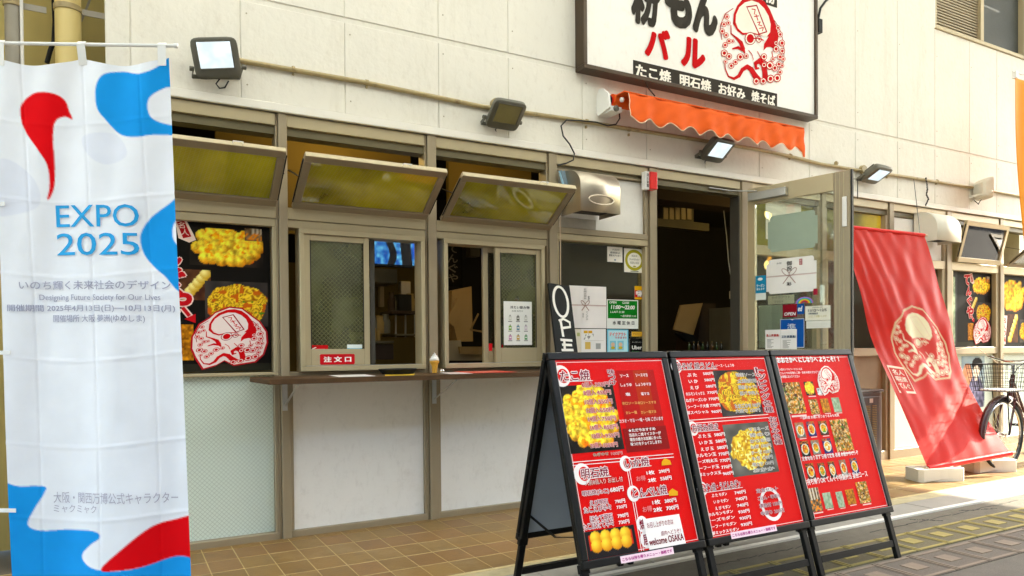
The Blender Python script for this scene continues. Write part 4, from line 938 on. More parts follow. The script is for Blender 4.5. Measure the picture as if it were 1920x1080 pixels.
# ================================================================== door
H = Vector((4.60, -.035, 0)); th = R(79); dU = Vector((math.cos(th), -math.sin(th), 0)); dW = .845
dr = thing('glass_door', 'aluminium framed wired-glass door standing open, covered in notices', 'door', tuple(H))
dN = dU.cross(Vector((0, 0, 1)))   # towards camera-left side?
if dN.dot(EYE - H) < 0: dN = -dN
def dbox(u0, u1, z0, z1, d0=-.018, d1=.018):
    c = H + dU * ((u0 + u1) / 2) + dN * ((d0 + d1) / 2); c.z = (z0 + z1) / 2
    return MB().obox(c, (dU, dN, (0, 0, 1)), ((u1 - u0) / 2, (d1 - d0) / 2, (z1 - z0) / 2))
DT = 2.395
dbox(0, .065, .02, DT).build('hinge_stile', M['alu_l'], dr, bevel=.003); dbox(dW - .125, dW, .02, DT).build('lock_stile', M['alu'], dr, bevel=.003)
dbox(.066, dW - .126, DT - .135, DT, -.017, .017).build('top_rail', M['alu_l'], dr, bevel=.003); dbox(.066, dW - .126, .02, .17, -.017, .017).build('bottom_rail', M['alu_l'], dr, bevel=.003)
dbox(.066, dW - .126, .171, DT - .136, -.003, .003).build('door_pane', glassmat('door_wired_glass', (.84, .88, .82), pitch=50, wstr=.35), dr)
dbox(dW + .0005, dW + .012, .02, DT, -.012, .012).build('edge_channel', M['seal'], dr)
for k in (0, 1, 2): dbox(dW - .108 + k * .03, dW - .104 + k * .03, .03, DT - .01, .0185, .0215).build('stile_groove', M['alu_l'], dr)
dbox(.03, .36, DT - .11, DT - .045, .0185, .062).build('door_closer', M['galv'], dr, bevel=.004)
cl = H + dU * .1 + dN * .04; cl.z = DT - .035
MB().beam(cl, (4.42, .0, DT - .02), .02, .006).beam((4.42, .0, DT - .02), (4.2, .01, DT - .015), .02, .006).build('closer_arm', M['galv'], dr)
dbox(dW - .055, dW - .022, 1.98, 2.20, .0185, .03).build('white_plate', M['white'], dr, bevel=.003)
dbox(dW - .09, dW - .055, 1.02, 1.07, .0185, .05).build('door_handle', M['steel'], dr, bevel=.004)
# notices: on the near face of the glass unless noted
ds = Sheet(H + dN * .0035, dU, (0, 0, 1))
def px2uv(x, y, d=.0035):
    p = hitplane(x, y, H + dN * d, dN) - H; return p.dot(dU), p.z
def rounded(u0, v0, u1, v1, r):
    pts = []
    for cx, cy, a in [(u1 - r, v0 + r, -90), (u1 - r, v1 - r, 0), (u0 + r, v1 - r, 90), (u0 + r, v0 + r, 180)]:
        pts += [(cx + r * math.cos(R(a + k * 30)), cy + r * math.sin(R(a + k * 30))) for k in range(4)]
    return pts
def notice(nm, lab, box, draw, cat='notice', d=.0035, solid=.0008):
    u0, v0 = px2uv(box[0], box[1], d); u1, v1 = px2uv(box[2], box[3], d)
    O = H + dU * u0 + dN * d + Vector((0, 0, v0)); t = thing(nm, lab, cat, tuple(O)); s = Sheet(O, dU, (0, 0, 1)); draw(s, u1 - u0, v1 - v0); s.build('printed_sheet', t, solid=0); return t
def bow(s, w, h, cx, cy, k, col='b09088', c2='d8c0bc'):
    s.rect(0, cy - .004, w, cy + .002, lin(c2), 2); s.rect(0, cy + .0025, w, cy + .005, lin(col), 2)
    for sg_ in (-1, 1):
        dx, dy = sg_ * .74, .67; pts = [(cx + k * (dx * (.62 + .6 * math.cos(a)) - dy * .26 * math.sin(a)), cy + k * (dy * (.62 + .6 * math.cos(a)) + dx * .26 * math.sin(a))) for a in [i * 2 * math.pi / 20 for i in range(20)]]
        s.stroke(pts, .0055, lin(col), 3, closed=True); s.stroke([(cx, cy), (cx + sg_ * k * .8, cy - k * .95)], .007, lin(col), 3)
def d1(s, w, h):
    s.poly(rounded(0.02, 0, w - .02, h, .02), lin('f2eeea'), 0); s.rect(0, .02, w, h * .86, lin('f2eeea'), 0.3); bow(s, w, h, w * .47, h * .5, h * .24)
    s.vtext('御祝', w * .42, h * .62, w * .53, h * .92, '28241f', bold=.02); s.text('彩', w * .42, h * .20, w * .52, h * .31, '28241f', bold=.02); s.text('お祝', w * .22, h * .85, w * .32, h * .9, '28241f'); s.rect(w * .67, h * .77, w * .73, h * .94, lin('b04848'), 2); s.vtext('御祝', w * .68, h * .78, w * .72, h * .93, 'f4e0e0')
notice('gift_card', 'large white gift card with a ribbon bow stuck to the open door', (1437, 552, 1531, 478), d1, 'card')
def d2(s, w, h): s.poly(rounded(0.02, 0, w - .02, h, .02), lin('9fae9c'), 0); s.rect(0, .03, w, h * .85, lin('9fae9c'), 0.3)
notice('grey_green_card', 'blank grey-green card back seen high on the open door', (1440, 474, 1533, 392), d2, 'card')
def d3(s, w, h):
    s.rect(0, 0, w, h, lin('8c1020'), 0); s.text('OPEN', w * .1, h * .12, w * .94, h * .38, 'f4f0f0', bold=.03, shear=.15, L=2)
notice('open_card', 'dark red card reading OPEN on the glass door', (1468, 595, 1494, 570), d3, 'sign')
def d4(s, w, h): s.rect(0, 0, w, h, lin('0a4c9c'), 0); s.text('ed', w * .1, h * .25, w * .75, h * .8, 'f0f4f8', bold=.04, shear=.2, L=2)
notice('blue_sticker', 'blue sticker with white letters just right of the red OPEN card', (1495, 589, 1508, 569), d4, 'sticker')
def d5(s, w, h): s.rect(0, 0, w, h, lin('0d52a4'), 0); s.frame(0, 0, w, h, .004, lin('c8d4e0'), 1); s.poly([(w * .4, h), (w * .62, h), (w * .51, h * .95)], lin('e8ecf0'), 1); s.text('準', w * .3, h * .58, w * .66, h * .84, 'dfe8f2', bold=.0, L=2); s.text('備中', w * .25, h * .2, w * .7, h * .5, 'dfe8f2', L=2)
notice('blue_plate', 'blue hanging plate with one white character on the door', (1463, 652, 1508, 597), d5, 'sign')
def d6(s, w, h):
    s.rect(0, 0, w, h, lin('f3efec'), 0); s.rect(w * .03, h * .66, w * .47, h * .68, lin('f3efec'), 1)
    s.text('急上昇募集!', w * .04, h * .64, w * .46, h * .78, 'c01818', bold=.04); s.text('正社員募集!', w * .53, h * .56, w * .97, h * .7, '28486a', bold=.04)
    for k in range(8): s.rect(w * .06, h * (.08 + .06 * k), w * (.22 + .05 * math.sin(k * 2)), h * (.10 + .06 * k), lin('77716c'), 1); s.rect(w * .56, h * (.06 + .055 * k), w * (.75 + .08 * math.sin(k * 3)), h * (.08 + .055 * k), lin('77716c'), 1)
    s.rect(w * .495, 0, w * .505, h, lin('cfcac6'), 1)
notice('job_notice', 'white recruiting leaflet with red and blue headings low on the door', (1435, 655, 1494, 617), d6, 'leaflet', .006)
def d7(s, w, h):
    s.rect(0, h * .35, w, h, lin('ece8d8'), 0); s.rect(w * .04, 0, w * 1.0, h * .33, lin('e4e2d8'), -.5)
    s.text('年末年始の営業', w * .3, h * .9, w * .7, h * .96, '3a3a34'); s.text('11/12〜12/5', w * .12, h * .74, w * .86, h * .86, '3a3a34', bold=.03); s.text('営業時間変更', w * .14, h * .62, w * .52, h * .7, '2c3c50', bold=.02); s.text('よろしくお願いします', w * .14, h * .48, w * .86, h * .58, 'b0a030')
    for k in range(3): s.rect(w * .1, h * (.08 + .06 * k), w * .9, h * (.085 + .06 * k), lin('b8b4a8'), 1)
notice('schedule_notice', 'cream notice with dark text right of the red OPEN card', (1510, 616, 1557, 572), d7, 'notice')
def d8(s, w, h): s.rect(0, 0, w, h, lin('d6d6c8'), 0); [s.rect(w * .12, h * (.15 + .05 * k), w * (.7 + .15 * math.sin(k * 5)), h * (.157 + .05 * k), lin('bcbcae'), 1) for k in range(14)]
notice('faded_sheet', 'large faded pale sheet at the lower left of the door glass', (1423, 652, 1467, 571), d8, 'paper', -.0035)
def d9(s, w, h):
    s.rect(0, h * .18, w, h, lin('1b8cb8'), 0); s.rect(0, 0, w, h * .28, lin('dfe6e2'), 1); s.ell(w * .45, h * .86, w * .25, h * .06, lin('e6f2f6'), 1); s.text('クーポン', w * .1, h * .52, w * .9, h * .66, 'e6f2f6', bold=.03); s.text('使えます', w * .1, h * .40, w * .9, h * .5, 'e6f2f6', bold=.03)
notice('blue_coupon_sticker', 'light blue sticker at the left edge of the door glass', (1417, 563, 1436, 516), d9, 'sticker')
def d10(s, w, h):
    for k, c in enumerate(['b070d0', '4a90d8', '58b868', 'e8d040', 'e08030', 'b82050']): s.stroke([(w * .5 + (w * .42 - k * w * .055) * math.cos(a), (h * .92 - k * h * .12) * math.sin(a) + .002) for a in [math.pi * i / 12 for i in range(13)]], w * .055, lin(c), 1 + k * .1)
notice('rainbow_sticker', 'rainbow sticker below the gift card on the door', (1490, 570, 1527, 556), d10, 'sticker')
def d11(s, w, h): s.rect(0, 0, w, h, lin('a02038'), 0)
notice('crimson_tag', 'crimson tag at the lower right corner of the gift card', (1525, 553, 1533, 541), d11, 'tag')
def d12(s, w, h): s.rect(0, 0, w, h, lin('e4dcc4'), 0); s.text('テイクアウト', w * .15, h * .6, w * .85, h * .9, '54504a', L=2); s.text('できます', w * .25, h * .15, w * .6, h * .4, '54504a', L=2)
notice('note_strip', 'cream paper strip under the gift card on the door', (1440, 571, 1489, 552), d12, 'note', .0028)
# ================================================================== notices on the shopfront
X_, Z_ = (1, 0, 0), (0, 0, 1)
def wall_notice(nm, lab, cat, box, draw, y=.046, group=None):
    a = F(box[0], box[1], y); b = F(box[2], box[3], y); O = (a.x, y, a.z)
    t = thing(nm, lab, cat, O); s = Sheet(O, X_, Z_); draw(s, b.x - a.x, b.z - a.z); s.build('printed_sheet', t)
    MB().box(a.x, b.x, y + .0004, y + .0014, a.z, b.z).build('sheet_back', M['paper'], t); return t
# food poster, left
def food_poster(t, O, w, h, seed=0, name_txt='てんぐや', full=True):
    s = Sheet(O, X_, Z_); s.rect(0, 0, w, h, lin('15120f'), 0); s.rect(0, 0, w, h * .05, lin('2c2a20'), .5)
    s.photo('takoyaki', w * .44, h * .70, w * .95, h * .95, n=64, seed=3, L=1); s.photo('skewer', w * .36, h * .47, w * .58, h * .67, n=26, seed=5, L=1.2)
    s.photo('noodles', w * .54, h * .30, w * .98, h * .60, n=64, seed=7, L=1.4); s.photo('fried', w * .30, h * .075, w * .46, h * .31, n=24, seed=9, L=1.6)
    s.photo('room', w * .82, h * .88, w * .94, h * .965, n=8, seed=9, L=1.7)
    s.poly([(w * .35, h * .985), (w * .42, h * .995), (w * .47, h * .90), (w * .485, h * .865), (w * .44, h * .845), (w * .37, h * .87)], lin('f2d8cc'), 2)
    s.poly([(w * .36, h * .975), (w * .41, h * .985), (w * .455, h * .885), (w * .40, h * .87)], lin('b01018'), 3); s.text('名', w * .368, h * .935, w * .412, h * .975, 'f2d8cc', bold=.01, L=4); s.text('人', w * .385, h * .89, w * .44, h * .93, 'f2d8cc', L=4)
    for i, (chh, cx, cy, k) in enumerate([('て', .27, .90, .085), ('ん', .315, .75, .075), ('ぐ', .34, .615, .075), ('や', .355, .46, .10)]):
        s.text(chh, w * (cx - k), h * (cy - k * .85), w * (cx + k), h * (cy + k * .85), 'c8101c', bold=.05, out='f2d0c8', ow=.05, L=5, shear=.1)
    s.stroke([(w * .39, h * .42), (w * .44, h * .36)], w * .045, lin('f2d0c8'), 5); s.stroke([(w * .39, h * .42), (w * .435, h * .365)], w * .025, lin('c8101c'), 6); s.poly([(w * .40, h * .345), (w * .475, h * .38), (w * .475, h * .32)], lin('c8101c'), 6)
    emblem(s, w * .465, h * .05, w * .48, {'R': lin('cf0410'), 'W': lin('f2dfdc'), 'K': lin('9c1020')}, L=8, sy=.9, back=(lin('f2dfdc'), lin('c01020')))
    return s.build('poster_print', t)
PY = .047
pt = thing('food_poster', 'black food poster with takoyaki and noodles, left of the order windows', 'poster', (.03, PY, .98))
food_poster(pt, (.032, PY, .985), .768, .845); MB().box(.032, .80, PY + .0005, PY + .002, .985, 1.83).build('poster_backing', M['black'], pt)
a = F(1800, 660, PY); b = F(1862, 512, PY)
pt = thing('food_poster', 'narrow black food poster right of the red hanging banner', 'poster', (a.x, PY, a.z)); food_poster(pt, (7.74, PY, 1.09), .645, .775); MB().box(7.60, 8.39, PY + .0005, PY + .002, 1.08, 1.868).build('poster_backing', M['black'], pt)
s = Sheet((7.60, PY, 1.09), X_, Z_); s.photo('green', .02, .0, .10, .72, n=5, seed=2, L=1); s.build('side_strip', pt)
pt = thing('food_poster', 'black food poster cut by the right edge of the picture', 'poster', (8.6, PY, 1.08))
s = Sheet((8.565, PY, 1.08), X_, Z_); s.rect(0, 0, .73, .785, lin('1c1b18'), 0); s.photo('takoyaki', .01, .38, .52, .74, n=40, seed=4, L=1); s.photo('skewer', .14, .04, .36, .36, n=20, seed=6, L=1); s.poly([(.03, .03), (.10, .02), (.14, .34), (.02, .34)], lin('e8c8c4'), 2); s.vtext('名人の味', .04, .04, .11, .32, 'b01018', bold=.04, L=3); s.photo('noodles', .4, .04, .72, .3, n=30, seed=8, L=1); s.build('poster_print', pt)
def dport(s, w, h): s.photo('portrait', 0, 0, w, h, n=36, seed=12, L=0)
wall_notice('portrait_poster', 'pale poster of a dark-haired person in grey clothes behind the bicycle basket', 'poster', (1803, 766, 1846, 667), dport, .0415)
def nA(s, w, h): s.rect(0, 0, w, h, lin('f0efe6'), 0); s.text('御', w * .45, h * .3, w * .6, h * .6, '4a4a44', L=1); s.text('祝', w * .45, h * .05, w * .6, h * .3, '4a4a44', L=1)
wall_notice('white_poster', 'white paper on the window behind the top of the open glass door', 'notice', (1436, 448, 1502, 376), nA)
# notices in the bay beside the door
def n1(s, w, h): s.rect(0, 0, w, h, lin('f2ecea'), 0); bow(s, w, h, w * .42, h * .54, h * .13); s.vtext('祝開店御祝', w * .38, h * .68, w * .45, h * .95, '6c6a66', gap=.2); s.vtext('寿', w * .48, h * .64, w * .54, h * .78, '28241f'); s.vtext('てんぐや', w * .43, h * .18, w * .49, h * .40, '6c6a66'); s.vtext('有志', w * .33, h * .25, w * .38, h * .36, '6c6a66')
wall_notice('gift_paper', 'white gift paper with a ribbon bow beside the black OPEN board', 'notice', (1068, 615, 1136.5, 538), n1)
def n2(s, w, h):
    s.rect(0, 0, w, h, lin('eceeea'), 0); s.rect(w * .03, h * .35, w * .97, h * .97, lin('0a7a1e'), 1)
    s.text('OPEN', w * .07, h * .86, w * .30, h * .94, 'f0f6f0', bold=.02, shear=.2); s.text('CLOSE', w * .48, h * .86, w * .70, h * .94, 'f0f6f0', bold=.02, shear=.2)
    s.text('11:00～22:00', w * .12, h * .67, w * .88, h * .81, 'f4f8f4', bold=.035, shear=.15); s.text('L-LAST 21:30', w * .1, h * .54, w * .54, h * .61, 'f0f6f0', bold=.01, shear=.15); s.text('～店内飲食 21:30', w * .42, h * .40, w * .92, h * .48, 'f0f6f0', bold=.01, shear=.1)
    s.text('水 曜 定 休 日', w * .17, h * .13, w * .86, h * .27, '20282a', bold=.02)
wall_notice('hours_sign', 'green and white opening hours plate in the window beside the door', 'sign', (1138, 616, 1196.5, 563), n2, .0455)
def n3(s, w, h): s.rect(0, 0, w, h, lin('f0ecea'), 0); s.rect(w * .1, h * .82, w * .26, h * .93, lin('e0ae30'), 1); s.rect(w * .28, h * .82, w * .44, h * .93, lin('dca428'), 1); s.photo('labels', w * .1, h * .55, w * .5, h * .8, n=10, seed=3, L=1); s.rect(w * .15, h * .51, w * .9, h * .52, lin('b8b0a8'), 1); s.rect(w * .15, h * .16, w * .37, h * .46, lin('dcb860'), 1); s.rect(w * .58, h * .16, w * .78, h * .40, lin('a8a8a4'), 1)
wall_notice('price_paper', 'white paper with two small yellow boxes under the gift paper', 'notice', (1090, 662, 1136, 617), n3)
def n3b(s, w, h): s.rect(0, 0, w, h, lin('e8e0d0'), 0); s.rect(w * .5, h * .7, w * .85, h * .85, lin('b8bc80'), 1)
wall_notice('narrow_note', 'narrow cream note squeezed between the OPEN board and the white paper', 'note', (1074, 662, 1089.4, 617), n3b)
def n4(s, w, h):
    s.rect(0, 0, w, h, lin('6cc4e0'), 0); s.rect(w * .05, h * .04, w * .95, h * .96, lin('b8e4ee'), 1); s.text('テイクアウト', w * .1, h * .72, w * .88, h * .88, 'cc3850', bold=.04, out='f8f0f0', L=2, shear=.1); s.text('できます!!', w * .35, h * .60, w * .9, h * .70, 'cc3850', bold=.03, L=2)
    for x in (.24, .6): s.rect(w * (x - .12), h * .12, w * (x + .17), h * .52, lin('84c8dc'), 2); s.ell(w * (x + .02), h * .36, w * .09, h * .09, lin('e8c0a0'), 3); s.ell(w * (x + .02), h * .22, w * .1, h * .06, lin('c8b030'), 3)
wall_notice('takeaway_poster', 'light blue takeaway poster with red lettering below the opening hours plate', 'poster', (1138.5, 662, 1178, 618), n4)
def n5(s, w, h): s.rect(0, 0, w, h, lin('0c0d0c'), 0); s.text('フードデリバリー', w * .15, h * .70, w * .85, h * .8, 'c8c8c4', L=1); s.text('Uber', w * .14, h * .25, w * .82, h * .52, 'f2f2ee', bold=.03, L=1); s.text('Eats', w * .14, h * .02, w * .62, h * .16, '2f8c3c', bold=.03, L=1)
wall_notice('delivery_sticker', 'black delivery service sticker lowest beside the door post', 'sticker', (1181, 662, 1208, 635), n5, .0455)
def n6(s, w, h): s.rect(0, 0, w, h, lin('d8a838'), 0); s.text('デリバリー', w * .12, h * .35, w * .88, h * .75, '6a4a10', bold=.02, L=1)
wall_notice('yellow_sticker', 'small yellow sticker just above the black delivery sticker', 'sticker', (1184.5, 631, 1204, 622), n6)
def n7(s, w, h): s.rect(0, 0, w, h, lin('c0141c'), 0); s.rect(0, h * .68, w, h, lin('e0a818'), 1); s.rect(0, 0, w, h * .15, lin('e0a818'), 1); s.photo('labels', w * .25, h * .2, w * .75, h * .66, n=8, seed=5, L=1); s.text('飲放題', w * .08, h * .34, w * .92, h * .62, 'f4e8e8', bold=.04, L=2)
wall_notice('red_yellow_sticker', 'red and yellow sticker by the door post above the green plate', 'sticker', (1190, 561, 1210, 537), n7)
def n8(s, w, h): s.rect(0, 0, w, h, lin('e8e2d8'), 0); s.text('大阪府', w * .3, h * .75, w * .8, h * .88, '5a5a58', L=1); s.text('感染防止', w * .18, h * .55, w * .85, h * .68, '4a4a48', bold=.02, L=1); s.text('宣言ステッカー', w * .1, h * .36, w * .9, h * .5, '383836', bold=.04, L=1); s.ell(w * .5, h * .14, w * .06, h * .06, lin('7088a0'), 1)
wall_notice('white_sticker', 'small white text sticker at the top of the window beside the door', 'sticker', (1139, 490.5, 1167, 464), n8)
def n9(s, w, h):
    s.rect(0, 0, w, h, lin('f0ece0'), 0); s.stroke([(w * .5 + w * .40 * math.cos(a), h * .52 + h * .38 * math.sin(a)) for a in [k * math.pi / 16 for k in range(32)]], w * .12, lin('a8a024'), 1, closed=True)
    s.text('認証店', w * .36, h * .66, w * .64, h * .74, '4a4a40', L=2); s.text('ゴールドステッカー', w * .25, h * .50, w * .75, h * .6, '4a4a40', bold=.03, L=2); s.text('感染防止認証', w * .28, h * .36, w * .72, h * .46, '4a4a40', L=2); s.ell(w * .5, h * .26, w * .08, h * .03, lin('a8a024'), 2); s.rect(w * .3, h * .03, w * .7, h * .07, lin('8c8c84'), 2)
wall_notice('gold_sticker', 'square sticker with a yellow-green ring at the top right beside the door', 'sticker', (1170.5, 510, 1208, 468), n9)
# order window stickers
def o1(s, w, h): s.poly(rounded(0, 0, w, h, .006), lin('c81420'), 0); s.text('注 文 口', w * .1, h * .22, w * .9, h * .78, 'f4f0ee', bold=.045, L=1)
wall_notice('order_sign', 'red sign with three white characters under the left order window', 'sign', (600, 684, 665, 663.5), o1, -.0165)
def o2(s, w, h): s.rect(0, 0, w, h, lin('c41018'), 0); s.rect(w * .2, h * .38, w * .85, h * .48, lin('f0e8e4'), 1); s.poly([(w * .15, h * .38), (w * .15, h * .48), (w * .36, h * .75), (w * .42, h * .66)], lin('f0e8e4'), 1)
wall_notice('arrow_sticker', 'red sticker with a white arrow at the lower left of the order window glass', 'sticker', (578, 661.5, 615, 647), o2, -.0045)
def o3(s, w, h): s.rect(0, 0, w, h, lin('58b0d0'), 0); s.rect(0, h * .55, w, h, lin('e6f0f0'), 1); s.rect(w * .15, h * .4, w * .85, h * .5, lin('a8d4e4'), 1)
wall_notice('blue_white_sticker', 'pale blue and white sticker at the lower right of the order window glass', 'sticker', (651, 661, 679, 646), o3, -.0045)
def o4(s, w, h): s.rect(0, 0, w, h, lin('c01420'), 0); s.text('入', w * .25, h * .25, w * .7, h * .75, 'f4f0ee', bold=.03, L=1)
wall_notice('red_corner_sticker', 'tiny red sticker at the lower left corner of the right order window glass', 'sticker', (934.5, 657, 943, 646), o4, -.0045)
def o5(s, w, h): s.rect(0, 0, w, h, lin('c8141c'), 0)
wall_notice('red_strip_sticker', 'narrow red strip on the sliding stile of the right order window', 'sticker', (916.5, 658, 923, 644), o5, -.0145)
def o6(s, w, h):
    s.rect(0, 0, w, h, lin('f0f0ea'), 0); s.text('冷たい飲み物', w * .22, h * .83, w * .92, h * .9, '303030', bold=.03, shear=.1, L=1); s.text('各種 販売中', w * .28, h * .76, w * .68, h * .80, '707068', L=1)
    cols = [['d8d8cc', '585850', 'd0d0c4'], ['80b048', '6a8ca0', 'd8c8d4'], ['d088b8', 'd0a038', '48a058']]
    for r_ in range(3):
        for c_ in range(3):
            x, y = w * (.22 + .28 * c_), h * (.62 - .22 * r_); s.rect(x - w * .05, y - h * .06, x + w * .05, y + h * .04, lin(cols[r_][c_]), 1); s.rect(x - w * .02, y + h * .04, x + w * .02, y + h * .07, lin('8a8a80'), 1); s.rect(x - w * .07, y - h * .09, x + w * .07, y - h * .075, lin('606058'), 1); s.rect(x - w * .03, y - h * .02, x + w * .03, y + h * .01, lin('f0f0e8'), 2)
dt = wall_notice('drinks_sheet', 'white drinks price sheet hung on the right order window', 'notice', (945, 647, 997, 566), o6, -.0175)
p = F(969, 560, -.02); MB().lathe([(.014, -.02), (.016, -.018), (.016, -.024), (.004, -.036)], (p.x, .0, p.z), 12, (0, 1, 0)).build('suction_hook', M['glass_c'], dt)

# ================================================================== leaning OPEN board
yb = -.30
A = F(1027, 531, -.06); B = F(1067, 531, -.06); Cc = F(1083, 663, -.30)
ob = thing('open_board', 'tall black board hand-lettered OPEN in white, leaning beside the window', 'board', (2.7, -.3, .5))
O0 = F(1027, 531, -.05); O1 = F(1066, 531, -.05)
wd = (O1 - O0).length
dn_ = (F(1042, 663, -.24) - O0).normalized(); xx = Vector((1, 0, 0)) ; xx = (xx - dn_ * xx.dot(dn_)).normalized(); nn = xx.cross(-dn_)
Lb = .86
c = O0 + xx * wd / 2 + dn_ * Lb / 2 + nn * .0; MB().obox(c, (xx, dn_, nn), (wd / 2, Lb / 2, .009)).build('board_panel', M['black'], ob, bevel=.002)
s = Sheet(O0 + nn * (.0095 if nn.y < 0 else -.0095) + dn_ * Lb, xx, -dn_)
if s.N.y > 0: s.N = -s.N; s.fn = lambda u, v, d, s=s: s.O + s.U * u + s.V * v + s.N * d
def br(pts, k=.018): s.stroke(pts, k, lin('eeeae2'), 1)
T_ = Lb; 
s.stroke([(wd * (.48 + .33 * math.cos(a)), T_ - .135 + .115 * math.sin(a)) for a in [k * math.pi / 14 for k in range(28)]], .019, lin('eeeae2'), 1, closed=True)
br([(wd * .36, T_ - .27), (wd * .40, T_ - .40)]); br([(wd * .28, T_ - .285), (wd * .5, T_ - .265), (wd * .78, T_ - .285), (wd * .78, T_ - .32), (wd * .42, T_ - .335)])
br([(wd * .42, T_ - .43), (wd * .40, T_ - .50)]); br([(wd * .25, T_ - .425), (wd * .8, T_ - .42)]); br([(wd * .3, T_ - .46), (wd * .76, T_ - .455)]); br([(wd * .25, T_ - .50), (wd * .8, T_ - .49)])
br([(wd * .25, T_ - .64), (wd * .28, T_ - .53), (wd * .7, T_ - .64), (wd * .74, T_ - .52)])
s.build('lettering', ob)

# ================================================================== A-frame menu boards
def aframe(label, x0, x1, draw, hy=-1.70, hz=1.075, depth=.255, front_full=True, gr='A-frame menu boards standing in a row', strip=True):
    t = thing('menu_board', label, 'menu board', ((x0 + x1) / 2, hy, 0), group=gr)
    top = Vector((0, hy, hz)); Lf = .89
    def side(sg):
        d = Vector((0, sg * depth, -(Lf ** 2 - depth ** 2) ** .5)).normalized(); return d
    for sg, nm in ((-1, 'front'), (1, 'rear')):
        d = side(sg); n = Vector((1, 0, 0)).cross(-d) ; n = n if n.y * sg > 0 else -n
        def seg(u0, u1, v0, v1, t0=-.011, t1=.011, m='black_metal', nm='frame_bar', bev=.004, par=t):
            c = top + Vector((1, 0, 0)) * ((u0 + u1) / 2) + d * ((v0 + v1) / 2) + n * ((t0 + t1) / 2 + .012)
            mb = MB().obox(c, ((1, 0, 0), d, n), ((u1 - u0) / 2, (v1 - v0) / 2, (t1 - t0) / 2)); return mb.build(nm, M[m], par, bevel=bev)
        fr = .032
        seg(x0, x1, 0, fr, nm='top_frame'); seg(x0, x1, Lf - fr, Lf, nm='bottom_frame'); seg(x0, x0 + fr, fr + .0005, Lf - fr - .0005, nm='side_frame'); seg(x1 - fr, x1, fr + .0005, Lf - fr - .0005, nm='side_frame')
        seg(x0 + fr - .002, x1 - fr + .002, fr - .002, Lf - fr + .002, -.009, -.002, 'board_back' if sg > 0 else 'black', 'panel', 0)
        if sg > 0: seg(x0 + fr, x1 - fr, .44, .452, -.0018, .0, 'galv', 'panel_seam', 0)
        seg(x0 + .006, x0 + .038, Lf * .0 + .02, 1.155, -.036, -.0115, nm='leg', bev=.003); seg(x1 - .038, x1 - .006, .02, 1.155, -.036, -.0115, nm='leg', bev=.003)
        seg(x0 + .039, x1 - .039, 1.03, 1.062, -.034, -.014, nm='crossbar', bev=.002)
        for xa in (x0, x1 - .044): seg(xa, xa + .044, Lf - .02, Lf + .016, -.0365, -.0113, nm='corner_bracket', bev=.002)
        if sg < 0:
            O = top + Vector((x0, 0, 0)) + n * .0165 + d * Lf; s = Sheet(O, (1, 0, 0), -d)
            if (s.N - n).length > .5: s.N = -s.N; s.fn = lambda u, v, dd, s=s: s.O + s.U * u + s.V * v + s.N * dd
            draw(s, x1 - x0, Lf); s.build('menu_print', t)
            MB().grid(lambda a, b: tuple(top + Vector((x0 + fr + (x1 - x0 - 2 * fr) * a, 0, 0)) + d * (fr + (Lf - 2 * fr) * b) + n * .0225), 1, 1).build('clear_cover', M['cover'], t)
    # folding stay between the legs
    zc = .34
    for xa in (x0 + .045, x1 - .045):
        yy = depth * (hz - zc) / (Lf ** 2 - depth ** 2) ** .5
        MB().beam((xa, hy - yy, zc), (xa, hy, zc - .05), .004, .012, (1, 0, 0)).beam((xa, hy, zc - .05), (xa, hy + yy, zc), .004, .012, (1, 0, 0)).build('folding_stay', M['black_metal'], t)
    MB().box(x0 + .02, x0 + .07, hy - .02, hy + .02, hz - .004, hz + .006).box(x1 - .07, x1 - .02, hy - .02, hy + .02, hz - .004, hz + .006).build('hinge', M['galv'], t)
    return t
m = bpy.data.materials.new('clear_cover_sheet'); m.use_nodes = True; n_ = m.node_tree; n_.nodes.clear()
a_ = n_.nodes.new('ShaderNodeBsdfTransparent'); b_ = n_.nodes.new('ShaderNodeBsdfGlossy'); b_.inputs['Roughness'].default_value = .2; c_ = n_.nodes.new('ShaderNodeMixShader'); c_.inputs[0].default_value = .008
o_ = n_.nodes.new('ShaderNodeOutputMaterial'); n_.links.new(a_.outputs[0], c_.inputs[1]); n_.links.new(b_.outputs[0], c_.inputs[2]); n_.links.new(c_.outputs[0], o_.inputs[0]); M['cover'] = m
RED = 'dc0002'; WH = 'f6ece8'; DK = '8c0c30'
def head(s, box, txt, ring=True, tx=None, r=None):
    u0, v0, u1, v1 = s.tbox(box); h = v1 - v0; r = r or h * .62
    if ring: s.ell(u0 + r * .7, (v0 + v1) / 2, r, r * 1.05, lin(WH), 2.5); s.ell(u0 + r * .9, (v0 + v1) / 2, r * .62, r * .7, lin(RED), 3)
    s.rect(u0 + r * .6, v0 - h * .05, u1 + h * .25, v0 + h * .02, lin(WH), 3)
    s.text(txt, u0 + r * .5, v0, u1, v1, DK, bold=.02, out=WH, ow=.06, L=4, shear=.08)
def item(s, box, txt, col='a01038', out=WH, b=.02, ow=.08): s.ptext(txt, *box, col, bold=b, out=out, ow=ow, L=4)
def plain(s, box, txt, col=WH, b=.03, L=4, **k): s.ptext(txt, *box, col, bold=b, L=L, **k)
def base(s, w, h):
    fr = .03; s.rect(fr, fr, w - fr, h - fr, lin(RED), 0); s.frame(fr + .006, fr + .008, w - fr - .004, h - fr - .012, .0022, lin(WH), 1)
